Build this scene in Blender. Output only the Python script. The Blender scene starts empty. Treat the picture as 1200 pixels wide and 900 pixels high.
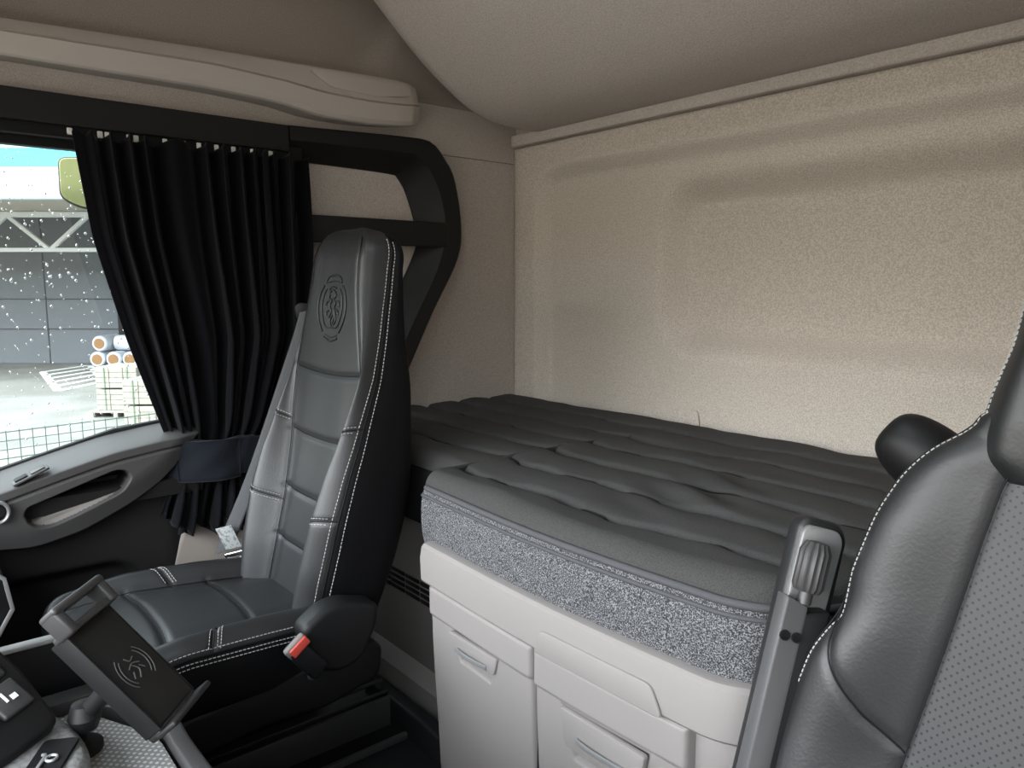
import bpy, bmesh, math, random
import numpy as np
from mathutils import Vector, Matrix, noise

random.seed(7)
C = bpy.context.scene.collection
PI = math.pi

# ------------------------------------------------------------------ materials
def mat(name, color, rough=0.5, metal=0.0, spec=0.5, sheen=0.0, bump=None, speck=None, coat=0.0, emit=None):
    """bump=(scale, strength, detail); speck=(scale, second colour, low, high)"""
    m = bpy.data.materials.new(name); m.use_nodes = True
    nt = m.node_tree; b = nt.nodes['Principled BSDF']
    b.inputs['Base Color'].default_value = (*color, 1)
    b.inputs['Roughness'].default_value = rough
    b.inputs['Metallic'].default_value = metal
    b.inputs['Specular IOR Level'].default_value = spec
    b.inputs['Sheen Weight'].default_value = sheen
    b.inputs['Coat Weight'].default_value = coat
    if bump or speck:
        tc = nt.nodes.new('ShaderNodeTexCoord')
    if speck:
        n = nt.nodes.new('ShaderNodeTexNoise'); n.inputs['Scale'].default_value = speck[0]; n.inputs['Detail'].default_value = 2.0
        nt.links.new(tc.outputs['Object'], n.inputs['Vector'])
        r = nt.nodes.new('ShaderNodeValToRGB')
        r.color_ramp.elements[0].position = speck[2]; r.color_ramp.elements[0].color = (*color, 1)
        r.color_ramp.elements[1].position = speck[3]; r.color_ramp.elements[1].color = (*speck[1], 1)
        nt.links.new(n.outputs['Fac'], r.inputs['Fac']); nt.links.new(r.outputs['Color'], b.inputs['Base Color'])
    if bump:
        n2 = nt.nodes.new('ShaderNodeTexNoise'); n2.inputs['Scale'].default_value = bump[0]; n2.inputs['Detail'].default_value = bump[2]
        nt.links.new(tc.outputs['Object'], n2.inputs['Vector'])
        bp = nt.nodes.new('ShaderNodeBump'); bp.inputs['Strength'].default_value = bump[1]; bp.inputs['Distance'].default_value = 0.002
        nt.links.new(n2.outputs['Fac'], bp.inputs['Height']); nt.links.new(bp.outputs['Normal'], b.inputs['Normal'])
    return m

def dots_mat(name, color, dot, scale, radius, rough=0.5, metal=0.0, axes=(0, 2), bump=0.0, skew=True):
    """a regular pattern of round dots (perforation, studs) on the surface"""
    m = mat(name, color, rough, metal)
    nt = m.node_tree; b = nt.nodes['Principled BSDF']
    tc = nt.nodes.new('ShaderNodeTexCoord'); sp = nt.nodes.new('ShaderNodeSeparateXYZ')
    nt.links.new(tc.outputs['Object'], sp.inputs[0])
    def M(op, a, c=None):
        n = nt.nodes.new('ShaderNodeMath'); n.operation = op
        for i, v in enumerate((a, c)):
            if v is None: continue
            if isinstance(v, (int, float)): n.inputs[i].default_value = v
            else: nt.links.new(v, n.inputs[i])
        return n.outputs[0]
    a = M('MULTIPLY', sp.outputs[axes[0]], scale); c = M('MULTIPLY', sp.outputs[axes[1]], scale)
    p = M('ADD', a, c); q = M('SUBTRACT', a, c)
    fp = M('SUBTRACT', M('FRACT', p), .5); fq = M('SUBTRACT', M('FRACT', q), .5)
    d = M('SQRT', M('ADD', M('MULTIPLY', fp, fp), M('MULTIPLY', fq, fq)))
    r = nt.nodes.new('ShaderNodeValToRGB')
    r.color_ramp.elements[0].position = radius; r.color_ramp.elements[0].color = (*dot, 1)
    r.color_ramp.elements[1].position = radius + .08; r.color_ramp.elements[1].color = (*color, 1)
    nt.links.new(d, r.inputs['Fac']); nt.links.new(r.outputs['Color'], b.inputs['Base Color'])
    if bump:
        bp = nt.nodes.new('ShaderNodeBump'); bp.inputs['Strength'].default_value = bump; bp.inputs['Distance'].default_value = 0.001
        nt.links.new(d, bp.inputs['Height']); nt.links.new(bp.outputs['Normal'], b.inputs['Normal'])
    return m

def glass_mat(name, tint, refl=0.06):
    m = bpy.data.materials.new(name); m.use_nodes = True
    nt = m.node_tree; nt.nodes.clear()
    o = nt.nodes.new('ShaderNodeOutputMaterial'); mx = nt.nodes.new('ShaderNodeMixShader')
    t = nt.nodes.new('ShaderNodeBsdfTransparent'); g = nt.nodes.new('ShaderNodeBsdfGlossy')
    t.inputs[0].default_value = (*tint, 1); g.inputs['Roughness'].default_value = .02
    mx.inputs[0].default_value = refl
    nt.links.new(t.outputs[0], mx.inputs[1]); nt.links.new(g.outputs[0], mx.inputs[2]); nt.links.new(mx.outputs[0], o.inputs[0])
    return m

FAB = (.43, .385, .325)
M = dict(
    fabric=mat('beige_fabric', (.455, .41, .355), .9, spec=.15, speck=(340, (.64, .585, .52), .38, .62), bump=(420, .4, 2)),
    headliner=mat('headliner_fabric', (.43, .388, .355), .9, spec=.12, speck=(340, (.55, .50, .46), .38, .62), bump=(420, .35, 2)),
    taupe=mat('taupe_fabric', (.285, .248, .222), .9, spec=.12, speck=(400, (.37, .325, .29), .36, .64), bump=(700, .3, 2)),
    traypl=mat('tray_plastic', (.44, .40, .365), .5, spec=.35, bump=(900, .08, 2)),
    cabpl=mat('cabinet_plastic', (.232, .213, .203), .5, spec=.3, bump=(900, .08, 2)),
    basepl=mat('base_plastic', (.16, .145, .135), .6, spec=.3, bump=(700, .12, 2)),
    pillarpl=mat('pillar_plastic', (.33, .29, .255), .55, spec=.3),
    leather=mat('black_leather', (.014, .0144, .0154), .47, spec=.62, bump=(260, .16, 4)),
    leather_side=mat('leather_side', (.004, .004, .0046), .62, spec=.16, bump=(420, .2, 3)),
    stitch=mat('stitch_thread', (.42, .41, .39), .8),
    blackpl=mat('black_plastic', (.007, .007, .0075), .5, spec=.3, bump=(900, .08, 2)),
    satinblack=mat('satin_black', (.009, .009, .0095), .5, spec=.3),
    deepblack=mat('deep_black', (.006, .006, .007), .6, spec=.25),
    velvet=mat('black_velvet', (.0045, .0047, .006), .95, spec=.06, sheen=.06, bump=(90, .25, 3)),
    velvetband=mat('velvet_band', (.013, .0155, .021), .9, spec=.08, sheen=.08, bump=(60, .4, 3)),
    mattop=mat('mattress_mesh', (.040, .039, .038), .85, spec=.2, speck=(700, (.062, .060, .059), .4, .6), bump=(800, .3, 2)),
    matside=mat('speckled_fabric', (.030, .031, .034), .9, spec=.15, speck=(520, (.24, .24, .245), .44, .66), bump=(500, .3, 2)),
    piping=mat('piping_fabric', (.07, .07, .075), .75, spec=.25, bump=(500, .2, 2)),
    matdark=mat('mattress_dark', (.014, .014, .014), .9, spec=.15),  # mattress core and end, also the shade drawn in the quilting folds
    chrome=mat('chrome', (.75, .75, .76), .22, 1.0),
    silver=mat('silver_paint', (.36, .36, .36), .38, .6),
    alu=mat('brushed_plate', (.11, .11, .112), .42, .35),
    doordark=mat('door_dark', (.016, .015, .015), .6, spec=.3, bump=(700, .15, 2)),
    doorpad=mat('door_pad', (.062, .060, .059), .55, spec=.35, bump=(700, .12, 2)),
    doorlight=mat('door_light', (.21, .195, .18), .6, spec=.3, bump=(700, .12, 2)),
    webbing=mat('belt_webbing', (.075, .077, .08), .7, spec=.3, bump=(500, .3, 2)),
    label=mat('paper_label', (.34, .35, .345), .5, speck=(140, (.16, .18, .17), .52, .60)),
    red=mat('red_button', (.62, .07, .05), .4),
    white=mat('white_nylon', (.75, .75, .72), .5),
    consolegrey=mat('console_grey', (.16, .158, .155), .6, spec=.3, speck=(160, (.23, .228, .225), .4, .6), bump=(160, .5, 3)),
    carpet=mat('dark_carpet', (.010, .011, .014), .95, spec=.1, bump=(300, .5, 3)),
    steel=mat('dark_steel', (.07, .07, .07), .45, .5),
    phone=mat('phone_plastic', (.010, .0095, .0095), .55, spec=.35),
    phonerim=mat('phone_rim', (.040, .039, .039), .42, spec=.4),
    print=mat('grey_print', (.07, .07, .068), .6),
    mat_studs=dots_mat('studded_mat', (.27, .27, .267), (.62, .62, .61), 105, .24, .5, .15, axes=(0, 1), bump=.5),
    perf=dots_mat('perforated_leather', (.038, .039, .041), (.004, .004, .004), 105, .15, .5, 0, axes=(0, 2)),
    ground=mat('wet_paving', (.17, .165, .148), .6, spec=.3, speck=(.9, (.215, .21, .19), .4, .6)),
    cladding=mat('dark_cladding', (.14, .152, .17), .6, spec=.2),
    canopy=mat('canopy_cream', (.42, .40, .34), .7),
    fascia=mat('pale_fascia', (.44, .53, .60), .5),
    turq=mat('turquoise_fascia', (.07, .40, .52), .5),
    truss=mat('white_steel', (.60, .63, .64), .5),
    bounce=mat('bounce_ground', (.26, .225, .175), .8),  # paler than the yard to bounce light up to the cab ceiling
    paver=mat('cream_paver', (.33, .31, .255), .8, speck=(9, (.27, .255, .215), .45, .6)),
    strap=mat('green_strap', (.10, .16, .10), .6),
    wire=mat('galvanised_wire', (.10, .135, .12), .5, .3),
    rollwrap=mat('roll_wrap', (.60, .63, .68), .5),
    rollend=mat('roll_end', (.30, .16, .07), .8),
    paint=mat('road_paint', (.80, .80, .78), .7),
    mirrorface=mat('mirror_face', (.40, .43, .20), .15, .5),  # reflected greenery put into the base colour
    glass=glass_mat('window_glass', (.80, .83, .82)),
    drop=glass_mat('water_drop', (.93, .95, .96), .6),
)

# ------------------------------------------------------------------ mesh helpers
def wloc(o):
    v = Vector((0, 0, 0))
    while o is not None:
        v += o.location; o = o.parent
    return v

def tag(o, label=None, cat=None, group=None, kind=None):
    if label: o['label'] = label
    if cat: o['category'] = cat
    if group: o['group'] = group
    if kind: o['kind'] = kind
    return o

def ob(name, geo, material, parent=None, smooth=True, sharp=35, label=None, cat=None, group=None, kind=None, mods=None):
    V, F = geo
    V = np.asarray(V, dtype=float)
    if parent is not None:
        off = np.array(wloc(parent)); loc = (0, 0, 0)
    else:
        off = np.array([(V[:, 0].min() + V[:, 0].max()) / 2, (V[:, 1].min() + V[:, 1].max()) / 2, V[:, 2].min()]); loc = tuple(off)
    me = bpy.data.meshes.new(name)
    me.from_pydata((V - off).tolist(), [], [tuple(int(i) for i in f) for f in F])
    me.update()
    bm = bmesh.new(); bm.from_mesh(me); bmesh.ops.recalc_face_normals(bm, faces=bm.faces); bm.to_mesh(me); bm.free()
    if smooth:
        me.polygons.foreach_set('use_smooth', [True] * len(me.polygons))
        if sharp: me.set_sharp_from_angle(angle=math.radians(sharp))
    me.materials.append(material)
    o = bpy.data.objects.new(name, me); C.objects.link(o); o.location = loc
    if parent is not None: o.parent = parent
    tag(o, label, cat, group, kind)
    return o

def empty(name, loc, label=None, cat=None, group=None, kind=None):
    o = bpy.data.objects.new(name, None); C.objects.link(o); o.location = loc; o.empty_display_size = .05
    return tag(o, label, cat, group, kind)

def join(*geos):
    V, F, n = [], [], 0
    for v, f in geos:
        v = np.asarray(v, dtype=float); V.append(v); F += [tuple(i + n for i in q) for q in f]; n += len(v)
    return np.vstack(V), F

def _bm_out(bm):
    bm.verts.ensure_lookup_table(); bm.verts.index_update()
    V = np.array([v.co[:] for v in bm.verts]); F = [tuple(v.index for v in f.verts) for f in bm.faces]
    bm.free(); return V, F

def box(c, s, bev=.003, seg=2, rot=None):
    bm = bmesh.new(); bmesh.ops.create_cube(bm, size=1)
    bmesh.ops.scale(bm, vec=s, verts=bm.verts)
    if bev: bmesh.ops.bevel(bm, geom=list(bm.edges), offset=min(bev, min(s) * .45), segments=seg, affect='EDGES', profile=.5)
    if rot is not None: bmesh.ops.transform(bm, matrix=rot.to_4x4(), verts=bm.verts)
    bmesh.ops.translate(bm, vec=c, verts=bm.verts)
    return _bm_out(bm)

def box2(x0, x1, y0, y1, z0, z1, bev=.003, seg=2):
    return box(((x0 + x1) / 2, (y0 + y1) / 2, (z0 + z1) / 2), (abs(x1 - x0), abs(y1 - y0), abs(z1 - z0)), bev, seg)

def basis(o, ax, ay, az):
    """4x4 taking local (a,b,c) to o + a*ax + b*ay + c*az"""
    return np.array([[ax[i], ay[i], az[i], o[i]] for i in range(3)])

def xf(geo, B):
    V = np.asarray(geo[0], dtype=float)
    return V @ B[:, :3].T + B[:, 3], geo[1]

def prism(poly, h0, h1, bev=.004, seg=3, B=None):
    """polygon in local (a,b) extruded c from h0 to h1, bevelled"""
    bm = bmesh.new()
    vs = [bm.verts.new((p[0], p[1], h0)) for p in poly]
    f = bm.faces.new(vs)
    r = bmesh.ops.extrude_face_region(bm, geom=[f])
    bmesh.ops.translate(bm, vec=(0, 0, h1 - h0), verts=[g for g in r['geom'] if isinstance(g, bmesh.types.BMVert)])
    if bev:
        es = [e for e in bm.edges if abs(e.verts[0].co.z - e.verts[1].co.z) < 1e-6]
        bmesh.ops.bevel(bm, geom=es, offset=bev, segments=seg, affect='EDGES', profile=.5, clamp_overlap=True)
    g = _bm_out(bm)
    return xf(g, B) if B is not None else g

def rpoly(pts, r, n=5):
    """round the corners of a polygon"""
    out = []; N = len(pts)
    for i in range(N):
        p = np.array(pts[i], float); a = np.array(pts[i - 1], float); b = np.array(pts[(i + 1) % N], float)
        ri = r[i] if isinstance(r, (list, tuple)) else r
        da, db = a - p, b - p; la, lb = np.linalg.norm(da), np.linalg.norm(db)
        q = min(ri, la * .48, lb * .48); pa = p + da / la * q; pb = p + db / lb * q
        for k in range(n + 1):
            t = k / n; out.append(tuple((1 - t) ** 2 * pa + 2 * t * (1 - t) * p + t * t * pb))
    return out

def spline(pts, n=10, closed=False):
    P = np.array(pts, float); N = len(P); out = []
    segs = N if closed else N - 1
    for i in range(segs):
        if closed: p0, p1, p2, p3 = P[(i - 1) % N], P[i], P[(i + 1) % N], P[(i + 2) % N]
        else: p0, p1, p2, p3 = P[max(i - 1, 0)], P[i], P[i + 1], P[min(i + 2, N - 1)]
        for k in range(n):
            t = k / n
            out.append(.5 * (2 * p1 + (p2 - p0) * t + (2 * p0 - 5 * p1 + 4 * p2 - p3) * t * t + (3 * p1 - p0 - 3 * p2 + p3) * t ** 3))
    if not closed: out.append(P[-1])
    return np.array(out)

def sweep(path, prof, up=(0, 0, 1), closed=False, caps=True):
    """closed 2-D profile (side, up) swept along a 3-D path"""
    P = np.array(path, float); n = len(P); m = len(prof); V = []
    up = np.array(up, float)
    for i in range(n):
        if closed: t = P[(i + 1) % n] - P[i - 1]
        else: t = P[min(i + 1, n - 1)] - P[max(i - 1, 0)]
        t /= np.linalg.norm(t) + 1e-12
        s = np.cross(t, up); s /= np.linalg.norm(s) + 1e-12
        u = np.cross(s, t)
        V += [P[i] + s * a + u * b for a, b in prof]
    F = []
    for i in range(n if closed else n - 1):
        for j in range(m):
            a, b = i * m, ((i + 1) % n) * m
            F.append((a + j, a + (j + 1) % m, b + (j + 1) % m, b + j))
    if caps and not closed:
        F.append(tuple(range(m))); F.append(tuple(range((n - 1) * m, n * m)))
    return np.array(V), F

def circ(r, n=10, ry=None):
    ry = ry or r
    return [(r * math.cos(2 * PI * k / n), ry * math.sin(2 * PI * k / n)) for k in range(n)]

def tube(path, r, n=8, up=(.13, .21, .97), closed=False):
    return sweep(path, circ(r, n), up, closed)

def lathe(prof, n=24, B=None):
    V, F = [], []
    for k in range(n):
        a = 2 * PI * k / n
        V += [(r * math.cos(a), r * math.sin(a), z) for r, z in prof]
    m = len(prof)
    for k in range(n):
        for j in range(m - 1):
            a, b = k * m, ((k + 1) % n) * m
            F.append((a + j, b + j, b + j + 1, a + j + 1))
    F.append(tuple(k * m for k in range(n))); F.append(tuple(k * m + m - 1 for k in range(n)))
    V = np.array(V); return xf((V, F), B) if B is not None else (V, F)

def gridgeo(P, closed_u=False, caps=False):
    """P[nt, nu, 3] -> geo"""
    nt, nu = P.shape[:2]; V = P.reshape(-1, 3); F = []
    for i in range(nt - 1):
        for j in range(nu if closed_u else nu - 1):
            k = (j + 1) % nu
            F.append((i * nu + j, i * nu + k, (i + 1) * nu + k, (i + 1) * nu + j))
    if caps:
        F.append(tuple(range(nu))); F.append(tuple(range((nt - 1) * nu, nt * nu)))
    return V, F

def thick(P, d):
    """a grid surface thickened by the vector d(3) or per-vertex normals scaled by a float"""
    nt, nu = P.shape[:2]
    if np.isscalar(d): D = normals(P) * d
    else: D = np.array(d)
    Q = P + D; n = nt * nu
    F = []
    for i in range(nt - 1):
        for j in range(nu - 1):
            q = (i * nu + j, i * nu + j + 1, (i + 1) * nu + j + 1, (i + 1) * nu + j)
            F.append(q); F.append(tuple(n + k for k in reversed(q)))
    rim = [j for j in range(nu)] + [i * nu + nu - 1 for i in range(1, nt)] + [(nt - 1) * nu + j for j in range(nu - 2, -1, -1)] + [i * nu for i in range(nt - 2, 0, -1)]
    for a, b in zip(rim, rim[1:] + rim[:1]): F.append((a, b, n + b, n + a))
    return np.vstack([P.reshape(-1, 3), Q.reshape(-1, 3)]), F

def normals(P, closed=False):
    du = (np.roll(P, -1, 1) - np.roll(P, 1, 1)) if closed else np.gradient(P, axis=1)
    dv = np.gradient(P, axis=0)
    N = np.cross(du, dv); return N / (np.linalg.norm(N, axis=2, keepdims=True) + 1e-12)

def dashes(path, dash=.006, gap=.003, r=.0009):
    P = np.array(path, float); L = np.concatenate([[0], np.cumsum(np.linalg.norm(np.diff(P, axis=0), axis=1))])
    out = []; s = 0
    at = lambda q: np.array([np.interp(q, L, P[:, k]) for k in range(3)])
    while s + dash < L[-1]:
        out.append(sweep([at(s), at(s + dash * .5), at(s + dash)], circ(r, 5), (.13, .21, .97))); s += dash + gap
    return join(*out)

def mk_interp(ks, vs):
    ks = np.array(ks, float); vs = np.array(vs, float)
    fine = np.linspace(ks[0], ks[-1], 400); raw = np.interp(fine, ks, vs)
    w = 17; pad = np.pad(raw, w, mode='edge'); ker = np.hanning(2 * w + 3)[1:-1]; ker /= ker.sum()
    sm = np.convolve(pad, ker, 'valid')
    return lambda z: np.interp(z, fine, sm)

class Loft:
    """upholstered body: rows of a mirrored profile; 8 half-profile control points, NS samples each"""
    NS = 14
    def __init__(self, rows):            # rows: list of arrays [9,3] for the half profile from centre front (0) to centre back (8), plus mirror fn
        self.P = np.array(rows)
    def at(self, k, i):                  # bilinear: column index (float), row (float)
        P = self.P; nu = P.shape[1]
        k0 = int(math.floor(k)); fk = k - k0; i = min(max(i, 0), P.shape[0] - 1.0001); i0 = int(i); fi = i - i0
        g = lambda a, b: P[a, b % nu]
        return (g(i0, k0) * (1 - fk) + g(i0, k0 + 1) * fk) * (1 - fi) + (g(i0 + 1, k0) * (1 - fk) + g(i0 + 1, k0 + 1) * fk) * fi

def half_to_loop(ctrl, NS):
    """9 half control points (2-D, first and last on the mirror line) -> closed smooth loop; column of ctrl j = j*NS"""
    full = list(ctrl) + [(-x, y) for x, y in list(ctrl)[-2:0:-1]]
    return spline(full, NS, closed=True)

def groove(P, lines, depth=.006, sig=.005, closed=True):
    """press seam lines (lists of 3-D points) into the surface"""
    N = normals(P, closed); c = P.reshape(-1, 3); D = np.zeros(len(c))
    for ln, dp, sg in lines:
        ln = np.array(ln); d2 = np.full(len(c), 1e9)
        lo, hi = ln.min(0) - .04, ln.max(0) + .04
        sel = np.where(((c > lo) & (c < hi)).all(1))[0]
        if not len(sel): continue
        for s in range(0, len(ln), 40):
            q = ln[s:s + 40]
            dd = ((c[sel][:, None, :] - q[None]) ** 2).sum(2).min(1); d2[sel] = np.minimum(d2[sel], dd)
        D = np.maximum(D, dp * np.exp(-d2 / (2 * sg * sg)))
    return P - N * D.reshape(P.shape[:2])[..., None] * groove.sign

groove.sign = 1.0

def cords(seams, parent, r=.0012):
    """the dark sewn joint lying in each pressed seam, one part per seam"""
    for ln, dp, sg in seams:
        ob('seam', tube(ln[::2], r, 6), M['deepblack'], parent, sharp=None)

# ------------------------------------------------------------------ cab shell
XL, YB = -2.0, 1.67
def sstep(a, b, x):
    t = np.clip((x - a) / (b - a), 0, 1); return t * t * (3 - 2 * t)
def sd_rrect(x, z, x0, x1, z0, z1, r):
    qx = np.abs(x - (x0 + x1) / 2) - (x1 - x0) / 2 + r; qz = np.abs(z - (z0 + z1) / 2) - (z1 - z0) / 2 + r
    return np.hypot(np.maximum(qx, 0), np.maximum(qz, 0)) + np.minimum(np.maximum(qx, qz), 0) - r

def build_shell():
    # rear wall with two nested pressed recesses
    xs = np.linspace(-2.0, .30, 260); zs = np.linspace(0, 1.50, 190)
    X, Z = np.meshgrid(xs, zs)
    d1 = sd_rrect(X, Z, -1.90, .6, .2, 1.435, .10); d2 = sd_rrect(X, Z, -1.42, .05, .845, 1.355, .13)
    Y = YB + .040 * (1 - sstep(-.055, .0, d1)) + .066 * (1 - sstep(-.090, 0, d2))
    P = np.stack([X, Y, Z], 2)
    ob('wall_rear', thick(P, (0, .02, 0)), M['fabric'], kind='structure', sharp=None)
    ob('trim_1', sweep([(-1.985, 1.665, 1.523), (.30, 1.665, 1.523)], rpoly([(-.03, -.019), (.02, -.019), (.02, .019), (-.03, .019)], .006, 3)), M['headliner'], kind='structure')
    # upper rear wall and ceiling
    ob('wall_rear_upper', box2(-2.04, .34, 1.680, 1.80, 1.48, 2.12, 0), M['headliner'], kind='structure', smooth=False)
    hx0, hx1, hy0, hy1 = -.92, -.42, .05, .50
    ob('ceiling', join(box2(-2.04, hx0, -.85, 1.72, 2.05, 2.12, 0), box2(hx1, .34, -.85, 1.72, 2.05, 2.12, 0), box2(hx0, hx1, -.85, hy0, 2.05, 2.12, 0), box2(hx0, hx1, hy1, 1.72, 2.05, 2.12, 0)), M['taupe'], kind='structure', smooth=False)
    # glazed roof hatch between the seats, added unseen for overhead light
    ob('window_2', box2(hx0, hx1, hy0, hy1, 2.100, 2.106, 0), M['glass'], kind='structure', smooth=False)
    fr = [(hx0 - .02, hy0 - .02, 2.045), (hx1 + .02, hy0 - .02, 2.045), (hx1 + .02, hy1 + .02, 2.045), (hx0 - .02, hy1 + .02, 2.045)]
    ob('trim_5', sweep(fr, rpoly([(-.02, -.01), (.02, -.01), (.02, .01), (-.02, .01)], .005, 2), closed=True), M['pillarpl'], kind='structure')
    ob('floor', box2(-2.04, .34, -.85, 1.72, -.06, 0, 0), M['carpet'], kind='structure', smooth=False)
    # left wall: pieces around the side window
    ob('wall_left', join(box2(-2.05, -2.0, .84, 1.72, 0, 1.452, 0), box2(-2.05, -2.005, -.85, .84, 1.40, 1.60, 0),
                         box2(-2.05, -2.005, .84, 1.72, 1.455, 1.60, 0),
                         box2(-2.05, -2.0, -.85, .84, 0, .56, 0), box2(-2.05, -2.0, -.85, -.62, .56, 1.40, 0)), M['headliner'], kind='structure', smooth=False)
    ys = np.linspace(-.85, 1.70, 120); zs = np.linspace(1.60, 2.06, 40); Yg, Zg = np.meshgrid(ys, zs)
    Xg = -2.0 - .035 * (1 - sstep(1.10, 1.19, Yg + .75 * (1.70 - Zg) * (Zg > 1.70) + .2 * (1.70 - Zg) * (Zg <= 1.70))) * sstep(1.60, 1.66, Zg) + .03 * sstep(1.97, 2.06, Zg)
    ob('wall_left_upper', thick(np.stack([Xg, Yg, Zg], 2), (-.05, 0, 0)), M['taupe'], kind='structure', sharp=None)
    # right side: wall behind the driver, side window mostly closed against light, windscreen open
    ob('wall_right', join(box2(.29, .34, 1.0, 1.72, 0, 2.05, 0), box2(.29, .34, -.85, 1.0, 1.40, 2.05, 0), box2(.29, .34, -.85, 1.0, 0, .70, 0),
                          box2(.29, .34, -.85, -.60, .70, 1.40, 0), box2(.29, .34, .0, 1.0, .70, 1.40, 0)), M['headliner'], kind='structure', smooth=False)
    ob('wall_front', join(box2(-2.04, .34, -.90, -.85, 0, .60, 0), box2(-2.04, .34, -.90, -.85, 1.58, 2.12, 0)), M['taupe'], kind='structure', smooth=False)
    # side window and rain on it
    ob('window_1', box2(-2.030, -2.024, -.62, .84, .55, 1.40, 0), M['glass'], kind='structure', smooth=False)
    rnd = random.Random(3); geos = []
    for k in range(1100):
        y = rnd.uniform(.10, .62); z = rnd.uniform(.66, 1.40)
        if rnd.random() > .35 + .65 * (z - .6) / .8: continue
        r = rnd.choice([.0009, .0011, .0013, .0016, .0022, .003]); st = rnd.uniform(1, 1.5)
        bm = bmesh.new(); bmesh.ops.create_icosphere(bm, subdivisions=1, radius=1)
        bmesh.ops.scale(bm, vec=(r * .55, r, r * st), verts=bm.verts); bmesh.ops.translate(bm, vec=(-2.0305, y, z), verts=bm.verts)
        geos.append(_bm_out(bm))
    ob('raindrops', join(*geos), M['drop'], label='rain drops scattered over the outside of the side window glass', cat='rain', kind='stuff', sharp=None)
    # window seal along the sill
    ob('trim_2', sweep([(-1.99, -.6, .602), (-1.99, .17, .640), (-1.99, .40, .70), (-1.99, .56, .715)], circ(.008, 8)), M['blackpl'], kind='structure')
    # pale lower pillar trim behind the seat belt
    poly = [(.62, .02), (.50, .33), (.545, .46), (.60, .475), (.84, .475), (.84, .02)]
    ob('trim_3', prism(rpoly(poly, .02, 4), 0, .045, .01, 3, basis((-2.0, 0, 0), (0, 1, 0), (0, 0, 1), (1, 0, 0))), M['pillarpl'], kind='structure')
    # base panel under the bunk with slotted vent
    t = empty('bunk_base_panel', (-1.5, .952, 0), 'dark taupe panel with slotted vent below the bunk, behind the seat', 'panel')
    ob('panel', box2(-1.998, -1.16, .952, .985, .10, .495, .004), M['basepl'], t)
    ob('ledge', prism([(0, 0), (-.03, 0), (-.03, .085), (0, .115), (.02, .115), (.02, 0)], -1.998, -1.16, .004, 2, basis((0, .952, 0), (0, 1, 0), (0, 0, 1), (1, 0, 0))), M['basepl'], t)
    sl = [box2(-1.70 + k * .068, -1.70 + k * .068 + .062, .949, .953, z - .0045, z + .0045, .001) for k in range(5) for z in (.327, .312, .297, .282)]
    ob('vent_slots', join(*sl), M['deepblack'], t, label='row of narrow black vent slots')
    # pale sill strip where the carpet ends
    ob('trim_4', sweep([(-1.88, .925, .006), (-1.15, .915, .006)], rpoly([(-.007, -.006), (.007, -.006), (.007, .008), (-.007, .008)], .003, 2)), M['silver'], kind='structure')

def build_upper():
    # folded-up upper bunk: padded slab with a rounded left end
    prof = spline([(1.65, 1.534), (1.60, 1.531), (1.50, 1.537), (1.42, 1.556), (1.33, 1.602), (1.20, 1.695), (1.03, 1.850), (.88, 1.992), (.83, 2.045)], 8)
    rows = []
    for s in np.linspace(0, 1, 14):
        a = s * PI / 2; inset = .09 * (1 - math.sin(a)); x = -1.950 + .12 * (1 - math.cos(a))
        row = []
        for i, (y, z) in enumerate(prof):
            d = np.array(prof[min(i + 1, len(prof) - 1)]) - np.array(prof[max(i - 1, 0)]); d /= np.linalg.norm(d)
            n = np.array((d[1], -d[0])); 
            n = -n if n[1] < 0 else n
            p = np.array((y, z)) + n * inset
            row.append((x, p[0], p[1]))
        rows.append(row)
    for x in np.linspace(-1.80, .28, 30): rows.append([(x, y, z) for y, z in prof])
    P = np.array(rows)
    V, F = thick(P, (0, .035, .035))
    V = np.minimum(V, (9, 1.655, 2.045))
    ob('upper_bunk', (V, F), M['headliner'], sharp=None, label='folded up upper bunk in smooth grey beige fabric above the rear wall', cat='bunk')
    rnd = random.Random(2)
    # overhead tray along the left side
    t = empty('overhead_tray', (-1.95, .5, 1.5), 'long taupe moulded plastic storage shelf above the black curtain rail', 'shelf')
    def sec(y, top, mid, bot, xo):
        return [(-2.004, y, bot + .015), (xo - .012, y, bot), (xo - .004, y, bot + .003), (xo + .002, y, bot + .012), (xo + .008, y, mid - .004), (xo - .003, y, mid - .001), (xo + .003, y, mid + .003), (xo - .012, y, top - .004), (xo - .016, y, top), (-2.004, y, top + .01)]
    ks = [-.85, .22, .64, .81, .92, 1.05, 1.15, 1.20, 1.235, 1.255]
    top = [1.555, 1.587, 1.605, 1.61, 1.613, 1.617, 1.62, 1.62, 1.615, 1.60]
    mid = [1.53, 1.559, 1.568, 1.560, 1.548, 1.545, 1.550, 1.556, 1.562, 1.575]
    bot = [1.49, 1.514, 1.513, 1.505, 1.487, 1.486, 1.493, 1.50, 1.515, 1.545]
    xo = [-1.88, -1.88, -1.88, -1.88, -1.88, -1.88, -1.882, -1.89, -1.91, -1.95]
    rows = [sec(y, np.interp(y, ks, top), np.interp(y, ks, mid), np.interp(y, ks, bot), np.interp(y, ks, xo)) for y in np.concatenate([np.linspace(-.85, 1.1, 50), np.linspace(1.11, 1.255, 20)])]
    ob('tray_body', gridgeo(np.array(rows), True, True), M['traypl'], t, sharp=24)
    lid = rpoly([(.885, 1.600), (.945, 1.564), (1.08, 1.560), (1.19, 1.578), (1.18, 1.606)], .012, 4)
    ob('end_lid', prism(lid, 0, .0085, .0015, 2, basis((-1.8850, 0, 0), (0, 1, 0), (0, 0, 1), (1, 0, 0))), M['traypl'], t)

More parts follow.
